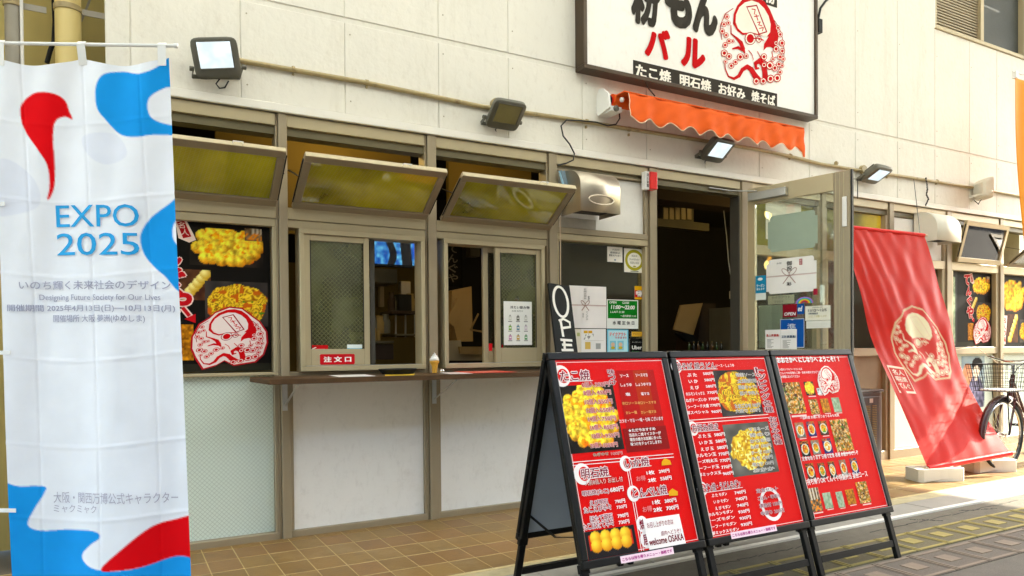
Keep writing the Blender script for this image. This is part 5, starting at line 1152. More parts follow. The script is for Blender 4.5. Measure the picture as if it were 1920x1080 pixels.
def menu1(s, w, h):
    base(s, w, h)
    head(s, (1042, 716, 1103, 695), 'たこ焼', r=.045)
    s.photo('takoyaki', *s.pq(1044, 724, 1171, 842), n=84, seed=21, L=1.5)
    s.rect(*s.pq(1154, 695, 1254, 841), lin('b40806'), 1.6); s.rect(*s.pq(1186, 695, 1229, 778), lin('b42c04'), 1.8); s.rect(*s.pq(1167, 804, 1256, 841), lin('8c0606'), 1.9)
    y0s = [(1091, 727), (1094, 742), (1097, 759), (1100, 775), (1103, 791), (1107, 807), (1110, 823), (1107, 841)]
    for i, (x, y) in enumerate(y0s):
        n = [6, 8, 10, 12, 14, 16, 18, 20][i]; pr = [350, 450, 550, 650, 750, 850, 950, 1050][i]
        item(s, (x, y, x + 22, y - 10), '%d個入' % n, 'c03030', 'fbe6e0', .02, .05); item(s, (x + 25, y - 1, x + 50, y - 10), '%d円' % pr, 'c03030', 'fbe6e0', .02, .05)
    item(s, (1112, 856, 1140, 850), 'ねぎのせ', '30502c', 'e8dcc8', 0.0, .05); item(s, (1146, 854, 1166, 848), '100円', 'c03030', 'fbe6e0', 0, .04)
    s.pvtext('味つけ', 1143, 723, 1150, 692, DK, bold=.02, out=WH, L=4)
    for i, (a, b_) in enumerate([('ソース', 'ソースマヨ'), ('しょうゆ', 'しょうゆマヨ'), ('塩', '塩マヨ'), ('辛口ソース', '辛口ソースマヨ'), ('カレー塩', 'カレー塩マヨ')]):
        x, y = 1160 + i * 3.3, 708 + i * 17.3; wa, wb = [15, 20, 8, 27, 20][i], [21, 27, 14, 33, 27][i]
        plain(s, (x + (20 - wa) / 2, y, x + (20 + wa) / 2, y - 6), a, WH if i < 3 else 'e8b060'); plain(s, (x + 42 - wb / 2, y - 1, x + 42 + wb / 2, y - 7), b_, WH if i < 3 else 'e8b060')
    plain(s, (1161, 794, 1243, 786), 'カツオ・マヨ・一味・七味 ございます', WH, .02)
    for i, tx in enumerate(['★ただ今おすすめ', '当店たこ焼マイスターが', '現在の焼きお加減に合った', '味つけをチョイスします!!']):
        plain(s, (1178 + i * 1.5, 811 + i * 8.6, 1238 + i * .5 - (10 if i == 0 else 0), 804.5 + i * 8.4), tx, WH, .03)
    s.stroke([s.uv(1073, 867), s.uv(1262, 851)], .003, lin(WH), 2); s.stroke([s.uv(1072, 873), s.uv(1263, 857)], .003, lin(WH), 2)
    s.stroke([s.uv(1173, 866), s.uv(1203, 1036)], .003, lin(WH), 2); s.stroke([s.uv(1177, 866), s.uv(1207, 1035)], .003, lin(WH), 2)
    head(s, (1082, 900, 1139, 880), '明石焼', r=.042); item(s, (1097, 911, 1167, 901), '人前8個入り お出し付', 'f6dcd0', '901010', 0, .02)
    item(s, (1092, 932, 1141, 921), '明石焼(たこ)'); plain(s, (1144, 924, 1168, 914), '680円')
    item(s, (1106, 949, 1139, 939), 'えび明石'); plain(s, (1153, 945, 1171, 937), '790円'); item(s, (1095, 963, 1145, 951), 'たこえび半々'); plain(s, (1156, 955, 1174, 948), '730円')
    item(s, (1107, 981, 1148, 968), 'ほたて明石'); plain(s, (1158, 972, 1177, 964), '790円'); item(s, (1093, 995, 1150, 982), 'たこほたて半々'); plain(s, (1160, 984, 1179, 976), '730円')
    s.photo('tray', *s.pq(1095, 998, 1197, 1034), n=70, seed=5, L=1.5)
    head(s, (1167, 879, 1215, 861), 'いか焼', r=.032); s.poly([s.uv(1240, 873), s.uv(1258, 871), s.uv(1256, 864), s.uv(1246, 859), s.uv(1240, 866)], lin('e8a818'), 4)
    plain(s, (1212, 891, 1226, 883), '1枚'); plain(s, (1235, 888, 1254, 881), '290円'); plain(s, (1215, 905, 1229, 897), '2枚'); plain(s, (1238, 902, 1258, 894), '550円'); plain(s, (1193, 903, 1209, 893), 'お得', 'e88080')
    head(s, (1181, 936, 1249, 917), 'とんぺい焼', r=.032); s.poly([s.uv(1254, 930), s.uv(1270, 929), s.uv(1270, 922), s.uv(1260, 916), s.uv(1253, 922)], lin('e8a818'), 4)
    plain(s, (1223, 947, 1237, 938), '1枚'); plain(s, (1246, 944, 1267, 936), '380円'); plain(s, (1225, 961, 1240, 952), '2枚'); plain(s, (1249, 958, 1271, 949), '700円'); plain(s, (1205, 961, 1221, 950), 'お得', 'e88080')
    for (x, y, c1_) in [(1204, 983, '焼'), (1211, 1012, '居')]: u, v = s.uv(x, y); s.ell(u, v, .03, .034, lin(WH), 3); s.text(c1_, u - .016, v - .022, u + .016, v + .022, DK, bold=.03, L=4)
    P = [s.uv(*p) for p in [(1217, 1033), (1286, 1024), (1272, 964), (1204, 974)]]; s.poly(P, lin('f8f1ec'), 6)
    plain(s, (1213, 991, 1261, 980), 'お召し上がりの方は', 'a03038', .01, 7); plain(s, (1239, 1005, 1275, 996), '店内へどうぞ！', 'a03038', .01, 7); plain(s, (1217, 1024, 1281, 1010), 'welcome OSAKA', '7c2028', .03, 7)
    s.mb.v = s.mb.v
def tagstrip(s, b, tx):
    u0, v0, u1, v1 = s.pbox(b); s.rect(u0, v0, u1, v1, lin('f6d4e0'), 14); s.text(tx, u0 + .008, v0 + .006, u1 - .008, v1 - .006, 'c04890', bold=.04, L=15)
def menu2(s, w, h):
    base(s, w, h)
    head(s, (1262, 694, 1340, 681), '焼そば 焼うどん', r=.032); plain(s, (1342, 689, 1375, 683), 'ソース・しょうゆ', b=.02)
    s.photo('noodles', *s.pq(1336, 695, 1432, 776), n=84, seed=31, L=1.5)
    nm = ['ぶ た', 'い か', 'え び', 'ホルモンミックス', 'ねぎチーズいか', 'シーフード大盛', '海鮮スペシャル']
    pr = [580, 580, 580, 770, 770, 770, 960]
    for i in range(7):
        x = [1288, 1291, 1294, 1286, 1286, 1289, 1280][i]; xe = [1305, 1307, 1309, 1320, 1324, 1328, 1328][i]; y = 707 + i * 11.9
        plain(s, (x, y, xe, y - 7), nm[i], b=.035 if i < 3 else .03); plain(s, (1318 + i * 2.6, y - 3, 1336 + i * 2.6, y - 9), '%d円' % pr[i])
    for i in range(4): item(s, (1380 + i * 2.5, 707 + i * 11.5, 1415 + i * 2, 700 + i * 11.5), ['特製ソース', '太麺使用', '国産キャベツ', '豚バラ肉入'][i], '6c6058', 'f4f0e8', 0, .06)
    item(s, (1378, 766, 1424, 758), 'たまごのせ 100円', '6c6058', 'f4f0e8', 0, .06); item(s, (1379, 775, 1424, 768), '大盛り 150円', '6c6058', 'f4f0e8', 0, .06)
    s.stroke([s.uv(1282, 789), s.uv(1440, 777)], .003, lin(WH), 2); s.stroke([s.uv(1283, 795), s.uv(1441, 783)], .003, lin(WH), 2)
    head(s, (1293, 811, 1345, 797), 'お好み焼き', r=.032); s.photo('okonomi', *s.pq(1354, 797, 1461, 884), n=84, seed=33, L=1.5)
    for i in range(7):
        x = [1308, 1311, 1314, 1304, 1301, 1303, 1302][i]; xe = [1332, 1335, 1337, 1342, 1345, 1348, 1352][i]; y = 822 + i * 12.2
        plain(s, (x, y, xe, y - 7), ['ぶ た 玉', 'い か 玉', 'え び 玉', 'ホルモン玉', 'チーズ明太玉', 'シーフード玉', '海鮮ミックス玉'][i], b=.03); plain(s, (1339 + i * 2.7, y - 3, 1358 + i * 2.7, y - 10), '%d円' % pr[i])
    for i in range(8): item(s, (1404 + i * 1.2, 809 + i * 11, 1440 + i * 1.6, 802 + i * 11), ['マヨネーズ', '青のり', 'かつお節', 'ねぎ 100円', 'チーズ 120円', 'もち 120円', '明太子 150円', 'おかか'][i], '6c6058', 'f4f0e8', 0, .06)
    head(s, (1311, 925, 1388, 909), 'モダン焼・うどんモダン', r=.03)
    for i in range(7):
        x = [1334, 1338, 1341, 1328, 1325, 1327, 1328][i]; xe = [1362, 1365, 1369, 1374, 1378, 1381, 1386][i]; y = 933 + i * 12
        plain(s, (x, y, xe, y - 7), ['ぶ た モダン', 'い か モダン', 'え び モダン', 'ホルモンモダン', 'チーズモダン', 'シーフードモダン', '海鮮ミックスモダン'][i], b=.03)
        if i < 6: plain(s, (1377 + i * 2.4, y - 5, 1397 + i * 2.4, y - 12), '%d円' % [740, 740, 740, 930, 930, 930][i])
    u, v = s.uv(1446, 945); s.stroke([(u + .062 * math.cos(a), v + .07 * math.sin(a)) for a in [k * math.pi / 12 for k in range(24)]], .017, lin(WH), 2, closed=True)
    for i in range(4): item(s, (1418 + i * 3, 925 + i * 14, 1458 + i * 4, 917 + i * 14), ['定食セット', 'ごはん・味噌汁', '漬物付 150円', '中盛り 200円'][i], '8c1030', WH, .01, .05)
    s.pvtext('トッピング各種', 1434, 775, 1430, 688, DK, bold=.02, out=WH, L=4); s.pvtext('お好み各種', 1452, 835, 1454, 780, DK, bold=.02, out=WH, L=4)
def menu3(s, w, h):
    base(s, w, h)
    s.ptext('おおさかへ にしなりへ ようこそ！！', 1457, 681, 1571, 670, 'faf4f0', bold=.05, L=4)
    for i in range(3): plain(s, (1461 + i * 1.6, 695.5 + i * 7, [1503, 1538, 1498][i], 691 + i * 6.6), ['大阪のソウルフードといえば', 'てんぐやの名物たこ焼・お好み焼をぜひどうぞ', 'お気軽にお入りください'][i], b=.02)
    u, v = s.uv(1540, 737); emblem(s, u, v, .15, {'R': lin(RED), 'W': lin('f6e8dc'), 'K': lin('c03030')}, L=4, back=(lin('f6e8dc'), lin('f6e8dc')))
    pics = [('pile', 1461, 718, 1515, 779, 34), ('takoyaki', 1505, 716, 1531, 743, 18), ('labels', 1530, 728, 1543, 741, 8), ('pile', 1514, 749, 1539, 778, 18), ('fried', 1536, 748, 1559, 775, 18), ('green', 1557, 746, 1580, 774, 14),
            ('dish', 1488, 793, 1513, 822, 20), ('dish', 1510, 791, 1533, 819, 20), ('dish', 1532, 790, 1556, 817, 20), ('pile', 1553, 788, 1604, 848, 40),
            ('dish', 1497, 828, 1522, 857, 20), ('dish', 1518, 826, 1541, 853, 20), ('dish', 1539, 823, 1564, 851, 20),
            ('dish', 1508, 870, 1532, 899, 20), ('dish', 1531, 869, 1552, 897, 20), ('dish', 1550, 866, 1571, 896, 20), ('dish', 1571, 863, 1592, 892, 20), ('dish', 1591, 860, 1613, 889, 20),
            ('room', 1509, 917, 1545, 960, 26), ('green', 1540, 925, 1564, 954, 16), ('green', 1565, 923, 1586, 952, 16), ('fried', 1583, 919, 1607, 946, 18), ('pile', 1602, 905, 1635, 944, 28)]
    for i, (k, x0, y0, x1, y1, n) in enumerate(pics):
        q = s.pq(x0, y0, x1, y1); g = (q[2] - q[0]) * .04; s.photo(k, q[0] + g, q[1] + g * 2.2, q[2] - g, q[3], n=n, seed=40 + i, L=2); s.rect(q[0] + g * 5, q[1] - g * .6, q[2] - g * 2, q[1] + g * .9, lin('f0d0c8'), 2)
    for (x0, y0, x1, y1, tx) in [(1500, 787, 1573, 781, '一品料理 お酒に合うおつまみも充実'), (1504, 865, 1610, 856, '定食もあります 日替り定食 各種 お昼からどうぞ'), (1508, 911, 1628, 898, 'お持ち帰りOK てんぐや特製弁当 宴会コース')]: plain(s, (x0, y0, x1, y1), tx, b=.02)
b1 = aframe('red menu board with takoyaki prices and a white welcome note, leftmost of three', 1.597, 2.243, menu1)
b2 = aframe('red menu board with fried noodle and okonomiyaki prices, middle of three', 2.262, 2.915, menu2)
b3 = aframe('red menu board headed by a line of hiragana, full of small dish photos', 2.928, 3.565, menu3)

def tape(board, lab, b, tx):
    O = Vector((0, -1.70, 1.075)); d = Vector((0, -.255, -(.89 ** 2 - .255 ** 2) ** .5)).normalized(); n = Vector((1, 0, 0)).cross(-d); n = n if n.y < 0 else -n
    s = Sheet(O + n * .0245, (1, 0, 0), -d)
    if (s.N - n).length > .5: s.N = -s.N; s.fn = lambda u, v, dd, s=s: s.O + s.U * u + s.V * v + s.N * dd
    u0, v0, u1, v1 = s.tbox(b); t = thing('paper_strip', lab, 'paper strip', tuple(s.fn(u0, v0, 0))); s.rect(u0, v0, u1, v1, lin('f6d8e2'), 0); s.text(tx, u0 + .008, v0 + .007, u1 - .008, v1 - .007, 'b83c88', bold=.045, L=1); s.build('printed_strip', t)
tape(b1, 'pink lettered paper strip taped to the bottom of the leftmost menu board', (1165, 1057, 1265, 1043), 'こちらは持ち帰りメニュー・価格です')
tape(b2, 'pink lettered paper strip taped to the bottom of the middle menu board', (1372, 1011, 1458, 998), 'こちらは持ち帰りメニュー・価格です')

# ================================================================== white banner, left
def edgept(x, y, d): return EYE + ray(x, y) * d
TL, TR = edgept(-12, 108, 2.52), edgept(316, 108, 2.52); BRt = edgept(357, 1120, 2.50); BL = BRt + (TL - TR) * 1.0
bn = thing('white_banner', 'tall white, blue and red expo banner hanging from a pole at the left edge', 'banner', (TL.x, TL.y, 0))
NB = (TR - TL).cross(BL - TL).normalized(); NB = NB if NB.dot(EYE - TL) > 0 else -NB
Wb = (TR - TL).length; Hb = (BL - TL).length
def ban(u, v, d=0):      # u 0..1 left-right, v 0..1 top-bottom
    P = (TL * (1 - u) + TR * u) * (1 - v) + (BL * (1 - u) + BRt * u) * v
    sag = .028 * abs(math.sin(u * 2 * math.pi)) * math.exp(-v * 16)
    wv = .012 * math.sin(u * 9 + v * 3.5 + .7 * math.sin(v * 5)) * (.3 + v) + .005 * math.sin(u * 23 + v * 11) * math.exp(-v * 2)
    fold = 0
    for fv in (.115, .26, .40, .555, .715, .85): fold += .0018 * math.exp(-((v - fv - .01 * math.sin(u * 4)) / .0035) ** 2)
    for fu in (.155, .5, .83): fold -= .002 * math.exp(-((u - fu - .02 * math.sin(v * 3)) / .006) ** 2)
    return P + NB * (wv + fold + d) - Vector((0, 0, sag))
# print colours over the cloth, rasterised from outlines measured in the photograph (banner u, v)
def buv(x, y):
    Hh = hitplane(x, y, TL, NB) - TL; a = (TR - TL); b = (BL - TL); aa, ab, bb = a.dot(a), a.dot(b), b.dot(b); pa, pb = Hh.dot(a), Hh.dot(b); de = aa * bb - ab * ab
    return (pa * bb - pb * ab) / de, (pb * aa - pa * ab) / de
def smooth_(pts, n=6):
    out = []; N_ = len(pts)
    for i in range(N_):
        p0, p1, p2, p3 = pts[i - 1], pts[i], pts[(i + 1) % N_], pts[(i + 2) % N_]
        for k in range(n):
            t = k / n; out.append(tuple(.5 * ((2 * p1[j]) + (-p0[j] + p2[j]) * t + (2 * p0[j] - 5 * p1[j] + 4 * p2[j] - p3[j]) * t * t + (-p0[j] + 3 * p1[j] - 3 * p2[j] + p3[j]) * t ** 3) for j in (0, 1)))
    return out
BLU, REDB, PALE, LAV = lin('0a9cf0')[:3], lin('e80010')[:3], lin('f2f6ff')[:3], lin('e8edfb')[:3]
shapes = [
    ([(0, 300), (60, 330), (75, 380), (40, 400), (-20, 398)], LAV, 1), ([(155, 255), (215, 250), (240, 290), (200, 308), (165, 290)], LAV, 1),
    ([(182, 200), (180, 160), (195, 132), (230, 122), (262, 130), (295, 122), (340, 90), (340, 158), (310, 163), (283, 180), (279, 205), (292, 225), (340, 240), (340, 252), (290, 252), (255, 257), (225, 250), (200, 225)], BLU, 1),
    ([(38, 205), (45, 185), (65, 169), (88, 168), (110, 175), (122, 188), (127, 205), (133, 221), (120, 216), (106, 222), (100, 240), (99, 270), (101, 300), (100, 345), (93, 368), (87, 373), (91, 350), (90, 320), (84, 300), (68, 275), (45, 240)], REDB, 1),
    ([(335, 365), (320, 378), (285, 405), (267, 432), (264, 455), (275, 485), (305, 515), (345, 540), (345, 360)], BLU, 1), ([(333, 408), (325, 420), (322, 436), (326, 452), (340, 462), (340, 405)], PALE, 1),
    ([(-30, 918), (40, 912), (80, 913), (80, 925), (60, 960), (52, 985), (75, 996), (130, 994), (180, 996), (189, 1008), (170, 1022), (153, 1042), (165, 1060), (195, 1068), (250, 1066), (310, 1048), (380, 1038), (380, 1180), (-30, 1180)], BLU, 1),
    ([(192, 1067), (230, 1030), (280, 990), (320, 976), (380, 970), (380, 1046), (330, 1044), (270, 1062), (230, 1068)], REDB, 1)]
NU, NV = 150, 420
uu, vv = np.meshgrid(np.linspace(0, 1, NU + 1), np.linspace(0, 1, NV + 1))
img = np.zeros(uu.shape + (3,)); img[:] = PALE
def inside(px, py, P):
    c = np.zeros(px.shape, bool); n = len(P)
    for i in range(n):
        x1, y1 = P[i]; x2, y2 = P[(i + 1) % n]
        if y1 == y2: continue
        c ^= ((y1 > py) != (y2 > py)) & (px < (x2 - x1) * (py - y1) / (y2 - y1) + x1)
    return c
for pts, colr, sm in shapes:
    P = [buv(*p) for p in smooth_(pts)]; acc = np.zeros(uu.shape)
    for dx in (-.33, 0, .33):
        for dy in (-.33, 0, .33): acc += inside(uu + dx / NU, vv + dy / NV, P)
    acc = (acc / 9)[..., None]; img = img * (1 - acc) + np.array(colr) * acc
cols = [[tuple(img[j, i]) + (1,) for i in range(NU + 1)] for j in range(NV + 1)]
MB().grid(lambda a, b: ban(a, b), NU, NV, cols).build('banner_cloth', M['cloth_print'], bn, smooth='all', clean=False)
s = Sheet(fn=lambda u, v, d: ban(u, v, d + .0004)); s.uv = buv
GR = 'a6a8be'
s.ptext('EXPO', 104, 426, 262, 384, '2aa0dc', bold=.004); s.ptext('2025', 105, 479, 262, 437, '2aa0dc', bold=.004)
s.build('title_lettering', bn, M['print']); s = Sheet(fn=lambda u, v, d: ban(u, v, d + .0004)); s.uv = buv
s.ptext('いのち輝く未来社会のデザイン', 38, 543, 319, 526, GR, bold=.012); s.ptext('Designing Future Society for Our Lives', 73, 566, 300, 552, GR, bold=.012)
s.ptext('開催期間 2025年4月13日(日)―10月13日(月)', 17, 586, 327, 571, GR, bold=.02); s.ptext('開催場所 大阪 夢洲(ゆめしま)', 98, 606, 272, 590, GR, bold=.015)
s.build('date_lettering', bn, M['print']); s = Sheet(fn=lambda u, v, d: ban(u, v, d + .0004)); s.uv = buv
s.ptext('大阪・関西万博公式キャラクター', 98, 944, 331, 923, 'b2b0c2', bold=.0); s.ptext('ミャクミャク', 98, 962, 184, 947, 'b2b0c2', bold=.0)
s.build('caption_lettering', bn, M['print'])
# loops, cross bar, pole and base
zt = TL.z + .055; ru = (TR - TL).normalized()
b0 = TL - ru * .08 + Vector((0, 0, .052)); b1_ = TR + ru * .022 + Vector((0, 0, .041))
MB().tube([b0, b1_], .0065, 8).build('cross_bar', M['white'], bn, smooth=True); MB().lathe([(.0, -.004), (.009, 0), (.009, .012), (.0, .016)], tuple(b1_), 10, tuple(ru)).build('bar_cap', M['white'], bn)
for u in (.045, .505, .965):
    p = ban(u, 0.002); q = b0.lerp(b1_, (u * Wb + .08) / (Wb + .1)); wl = .0145
    MB().add([tuple(p - ru * wl + NB * .003 - Vector((0, 0, .02))), tuple(p + ru * wl + NB * .003 - Vector((0, 0, .02))), tuple(q + ru * wl + NB * .009), tuple(q - ru * wl + NB * .009)], [(0, 1, 2, 3)]).add([tuple(q + ru * wl + NB * .009), tuple(q - ru * wl + NB * .009), tuple(q - ru * wl + Vector((0, 0, .01))), tuple(q + ru * wl + Vector((0, 0, .01)))], [(0, 1, 2, 3)]).build('hanging_loop', M['white'], bn, solid=.001)
for v in (.27, .545, .835):
    p = ban(.0, v); MB().add([tuple(p - ru * .06), tuple(p + ru * .028 + NB * .004), tuple(p + ru * .028 + NB * .004 - Vector((0, 0, .014))), tuple(p - ru * .06 - Vector((0, 0, .014)))], [(0, 1, 2, 3)]).build('side_loop', M['white'], bn, solid=.001)
pp = TL - ru * .07; MB().tube([(pp.x, pp.y, .02), (pp.x, pp.y, TL.z + .12)], .011, 10).build('pole', M['white'], bn, smooth=True)
MB().box(pp.x - .19, pp.x + .19, pp.y - .19, pp.y + .19, .0, .10).build('water_base', M['offwhite'], bn, bevel=.03)

# ================================================================== hanging red banner
def cl_edge(px, Xs, Xe):
    out = []; n = len(px)
    for i, (x, y) in enumerate(px): out.append(atX(x, y, Xs + (Xe - Xs) * i / (n - 1)))
    return out
Rp = cl_edge([(1733, 441), (1757, 520), (1781, 602), (1802, 690), (1838, 765), (1895, 850)], 6.60, 6.58)
Lp = cl_edge([(1578, 424), (1597, 488), (1620, 570), (1643, 660), (1690, 765), (1740, 878)], 5.70, 5.74)
print('red banner R', [tuple(round(c, 2) for c in p) for p in Rp]); print('L', [tuple(round(c, 2) for c in p) for p in Lp])
def spl(P, t):
    n = len(P) - 1; f = min(t * n, n - 1e-6); i = int(f); f -= i
    p0, p1, p2, p3 = P[max(i - 1, 0)], P[i], P[min(i + 1, n)], P[min(i + 2, n)]
    return .5 * ((2 * p1) + (p2 - p0) * f + (2 * p0 - 5 * p1 + 4 * p2 - p3) * f * f + (3 * p1 - p0 - 3 * p2 + p3) * f ** 3)
def red(u, v, d=0):
    P = spl(Lp, v).lerp(spl(Rp, v), u); w_ = math.sin(math.pi * v) * .8 + .2
    y = .011 * math.sin(u * u * 13 + u * 6 - v * 6.5 + .8 * math.sin(v * 4)) * w_ * (1 - u * .75) + .006 * math.sin(u * 47 - v * 15 + 2 * math.sin(u * 5)) * (1 - v) * (1 - u) + .004 * math.sin(u * 31 + v * 22) * math.sin(u * 7 + v * 3) + .03 * math.sin(u * math.pi) * math.sin(math.pi * v)
    return P + Vector((0, -y - d, -.0))
rb = thing('red_banner', 'red hanging banner with a pale octopus emblem, weighted by white bases', 'banner', (6.1, -.9, 0))
NU, NV = 130, 260; uu, vv = np.meshgrid(np.linspace(0, 1, NU + 1), np.linspace(0, 1, NV + 1)); img = np.zeros(uu.shape + (3,)); img[:] = lin('d8200a')[:3]
class Rec:                       # gathers emblem outlines for the cloth raster
    def __init__(s): s.p = []
    def poly(s, pts, col, L=1): s.p.append((pts, col))
rec = Rec(); emblem(rec, 0, 0, 1.0, {'R': lin('f6e8c8'), 'W': lin('d8200a'), 'K': lin('f0d8b8'), 'C': lin('d8240e'), 'D': lin('f6eac4')}, back=(lin('d8260e'), lin('e8cca0')), rot=0)
# emblem box on the cloth: found by projecting the cloth grid to the photo
gx = np.zeros(uu.shape); gy = np.zeros(uu.shape)
for j in range(NV + 1):
    for i in range(NU + 1):
        q = red(uu[j, i], vv[j, i]) - EYE; zz = q.dot(fw); gx[j, i] = 960 + FPX * q.dot(rt) / zz; gy[j, i] = CY - FPX * q.dot(up) / zz
def nearest(x, y):
    k = np.argmin((gx - x) ** 2 + (gy - y) ** 2); return uu.flat[k], vv.flat[k]
c0, c1 = nearest(1672, 600), nearest(1760, 690); print('emblem uv', c0, c1)
eu0, eu1 = nearest(1671, 640)[0], nearest(1779, 660)[0]; ev0, ev1 = nearest(1700, 571)[1], nearest(1740, 718)[1]
bx = [p for pts, _ in rec.p for p in pts]; xs = [p[0] for p in bx]; ys = [p[1] for p in bx]; lo = (min(xs), min(ys)); hi = (max(xs), max(ys))
for k, (pts, colr) in enumerate(rec.p):
    P = [(eu0 + (x - lo[0]) / (hi[0] - lo[0]) * (eu1 - eu0), ev1 - (y - lo[1]) / (hi[1] - lo[1]) * (ev1 - ev0)) for x, y in pts]
    acc = np.zeros(uu.shape)
    for dx in (-.25, .25):
        for dy in (-.25, .25): acc += inside(uu + dx / NU, vv + dy / NV, P)
    acc = (acc / 4)[..., None]; img = img * (1 - acc) + np.array(colr[:3]) * acc
cols = [[tuple(img[j, i]) + (1,) for i in range(NU + 1)] for j in range(NV + 1)]
MB().grid(lambda a, b: red(a, b), NU, NV, cols).build('banner_cloth', M['red_cloth'], rb, smooth='all', clean=False)
s = Sheet(fn=lambda u, v, d: red(u, v, d + .001)); s.uv = nearest; LET = 'f4dcc8'
a0, a1 = nearest(1664, 688); a2 = nearest(1693, 687)[0]; a3 = nearest(1680, 731)[1]
s.frame(a0, a3, a2, a1, .008, lin(LET), 1)
for i, tx in enumerate(['名人', '明石焼', 'てんぐ']): vv0 = a1 + (a3 - a1) * (.30 + .30 * i); s.text(tx, a0 + (a2 - a0) * .16, vv0, a2 - (a2 - a0) * .16, vv0 - (a3 - a1) * .24, LET, bold=.03, L=2)
s.build('lettering', rb, M['print'])
def rod(a, b, r, m, nm, ext): d = (b - a).normalized(); return MB().tube([a - d * ext, b + d * ext], r, 12).build(nm, M[m], rb, smooth=True)
rod(red(0, 0), red(1, 0), .017, 'red', 'top_sleeve', .0); rod(red(0, 0), red(1, 0), .010, 'rope', 'top_rod', .035)
rod(red(0, 1), red(1, 1), .024, 'red', 'bottom_sleeve', .0); rod(red(0, 1), red(1, 1), .012, 'rope', 'bottom_rod', .05)
kn = red(0, 1); MB().tube([kn + Vector((-.03, .01, .0)), kn + Vector((-.05, -.015, .02)), kn + Vector((-.02, -.02, -.03)), kn + Vector((-.045, .015, -.02)), kn + Vector((.0, -.025, -.05))], .007, 6).build('rope_knot', M['rope'], rb, smooth=True)
tag(MB().tube([F(1713, 333, -.03), red(.95, 0) + Vector((0, 0, .015))], .003, 6).build('suspension_string', M['black_metal'], None), 'dark string from the wall conduit to the top of the red banner', 'cord')
tag(MB().tube([Vector(red(1, .52)), F(1830, 650, -.3), F(1880, 688, -.25)], .0035, 6).build('tie_rope', M['rope'], None), 'pale rope running from the red banner towards the bicycle basket', 'rope')
def wbase(lab, cx, cy, rz):
    t = thing('weight_base', lab, 'weight', (cx, cy, 0), (0, 0, rz), group='white bases weighing down the red banner', world=False)
    L, W_, h = .21, .105, .105
    pts = []
    for (x, y) in [(-L, -W_ + .03), (-L + .03, -W_), (-.03, -W_ * .9), (.03, -W_ * .9), (L - .04, -W_), (L, -W_ + .04), (L, W_ - .04), (L - .04, W_), (.03, W_ * .9), (-.03, W_ * .9), (-L + .03, W_), (-L, W_ - .03)]: pts.append((x, y))
    MB().extr(pts, lambda a, b, d: (a, b, d - (.018 if abs(a) < .06 and d < .05 else 0) * -1), .003, h).build('base_body', M['offwhite'], t, bevel=.014)
    MB().lathe([(.03, h - .001), (.03, h + .008), (.02, h + .012)], (.13, 0, 0), 14).build('filler_cap', M['offwhite'], t); MB().box(-.19, -.165, -.02, .02, h - .01, h + .004).build('grip_notch', M['offwhite'], t, bevel=.004)
p = G(1753, 900, 0); wbase('white weight base in front, under the left end of the red banner rod', p.x, p.y, R(-20))
p = G(1854, 883, 0); wbase('white weight base further back, under the right end of the red banner rod', p.x, p.y, R(-20))

# ================================================================== evaporative cooler
hx, hy = 5.80, -.42
ht = thing('room_cooler', 'dark brown upright cooler on castors behind the menu boards', 'cooler', (hx, hy, 0))
hw, hd, h0, h1_ = .42, .34, .055, .70
X0, X1, Y0, Y1 = hx - hw, hx, hy, hy + .30
fp = [(X0, Y0), (X1 - .05, Y0 - .02), (X1, Y0 + .03), (X1, Y1), (X0, Y1)]
MB().extr(fp, lambda a, b, d: (a, b, d), h0, h1_).build('casing', M['heater'], ht, bevel=.012)
MB().box(X0 - .005, X1 + .004, Y0 - .01, Y1 + .005, h1_ + .001, h1_ + .022).build('lid', M['heater'], ht, bevel=.008)
MB().box(X0 + .02, X1 - .07, Y0 - .022, Y0 - .001, h0 + .10, h1_ - .03).build('front_panel', M['heater_d'], ht, bevel=.01)
g = MB()
for i in range(3):
    for k in range(26): g.box(X0 + .06 + i * .085, X0 + .12 + i * .085, Y0 - .028, Y0 - .0225, .21 + k * .015, .216 + k * .015)
g.build('front_grille', M['gold'], ht)
g = MB()
for k in range(30): g.box(X1 + .0005, X1 + .006, Y0 + .08, Y1 - .05, .22 + k * .0125, .227 + k * .0125)
g.build('side_grille', M['gold'], ht); MB().box(X1 + .0005, X1 + .005, Y0 + .07, Y1 - .05, .615, .635).build('side_handle', M['black'], ht)
MB().box(X0 + .20, X0 + .245, Y0 - .0245, Y0 - .0225, h1_ - .085, h1_ - .05).build('maker_plate', M['galv'], ht)
for (x, y) in [(X0 + .05, Y0 + .05), (X1 - .04, Y0 + .04), (X0 + .05, Y1 - .05), (X1 - .05, Y1 - .05)]: MB().lathe([(.012, -.014), (.026, -.012), (.026, .012), (.012, .014)], (x, y, .027), 14, (0, 1, 0)).build('castor', M['black'], ht, smooth=True)
p = G(1641, 886, 0); sc_ = thing('beige_bolster', 'rounded beige cushion on a grey pad beside the cooler', 'cushion', (p.x, p.y, 0))
MB().lathe([(.02, .025), (.085, .03), (.10, .06), (.10, .17), (.08, .205), (.02, .215)], (p.x - .05, p.y + .1, 0), 20).build('cushion_body', M['beige'], sc_, smooth=True); MB().lathe([(.11, .0), (.115, .01), (.11, .022)], (p.x - .045, p.y + .1, 0), 20).build('grey_pad', M['grey_pipe'], sc_)

# ================================================================== bicycle
bk = thing('bicycle', 'maroon shopping bicycle with a black wire basket at the right edge', 'bicycle', (6.74, -.90, 0), (0, 0, 0), world=False)
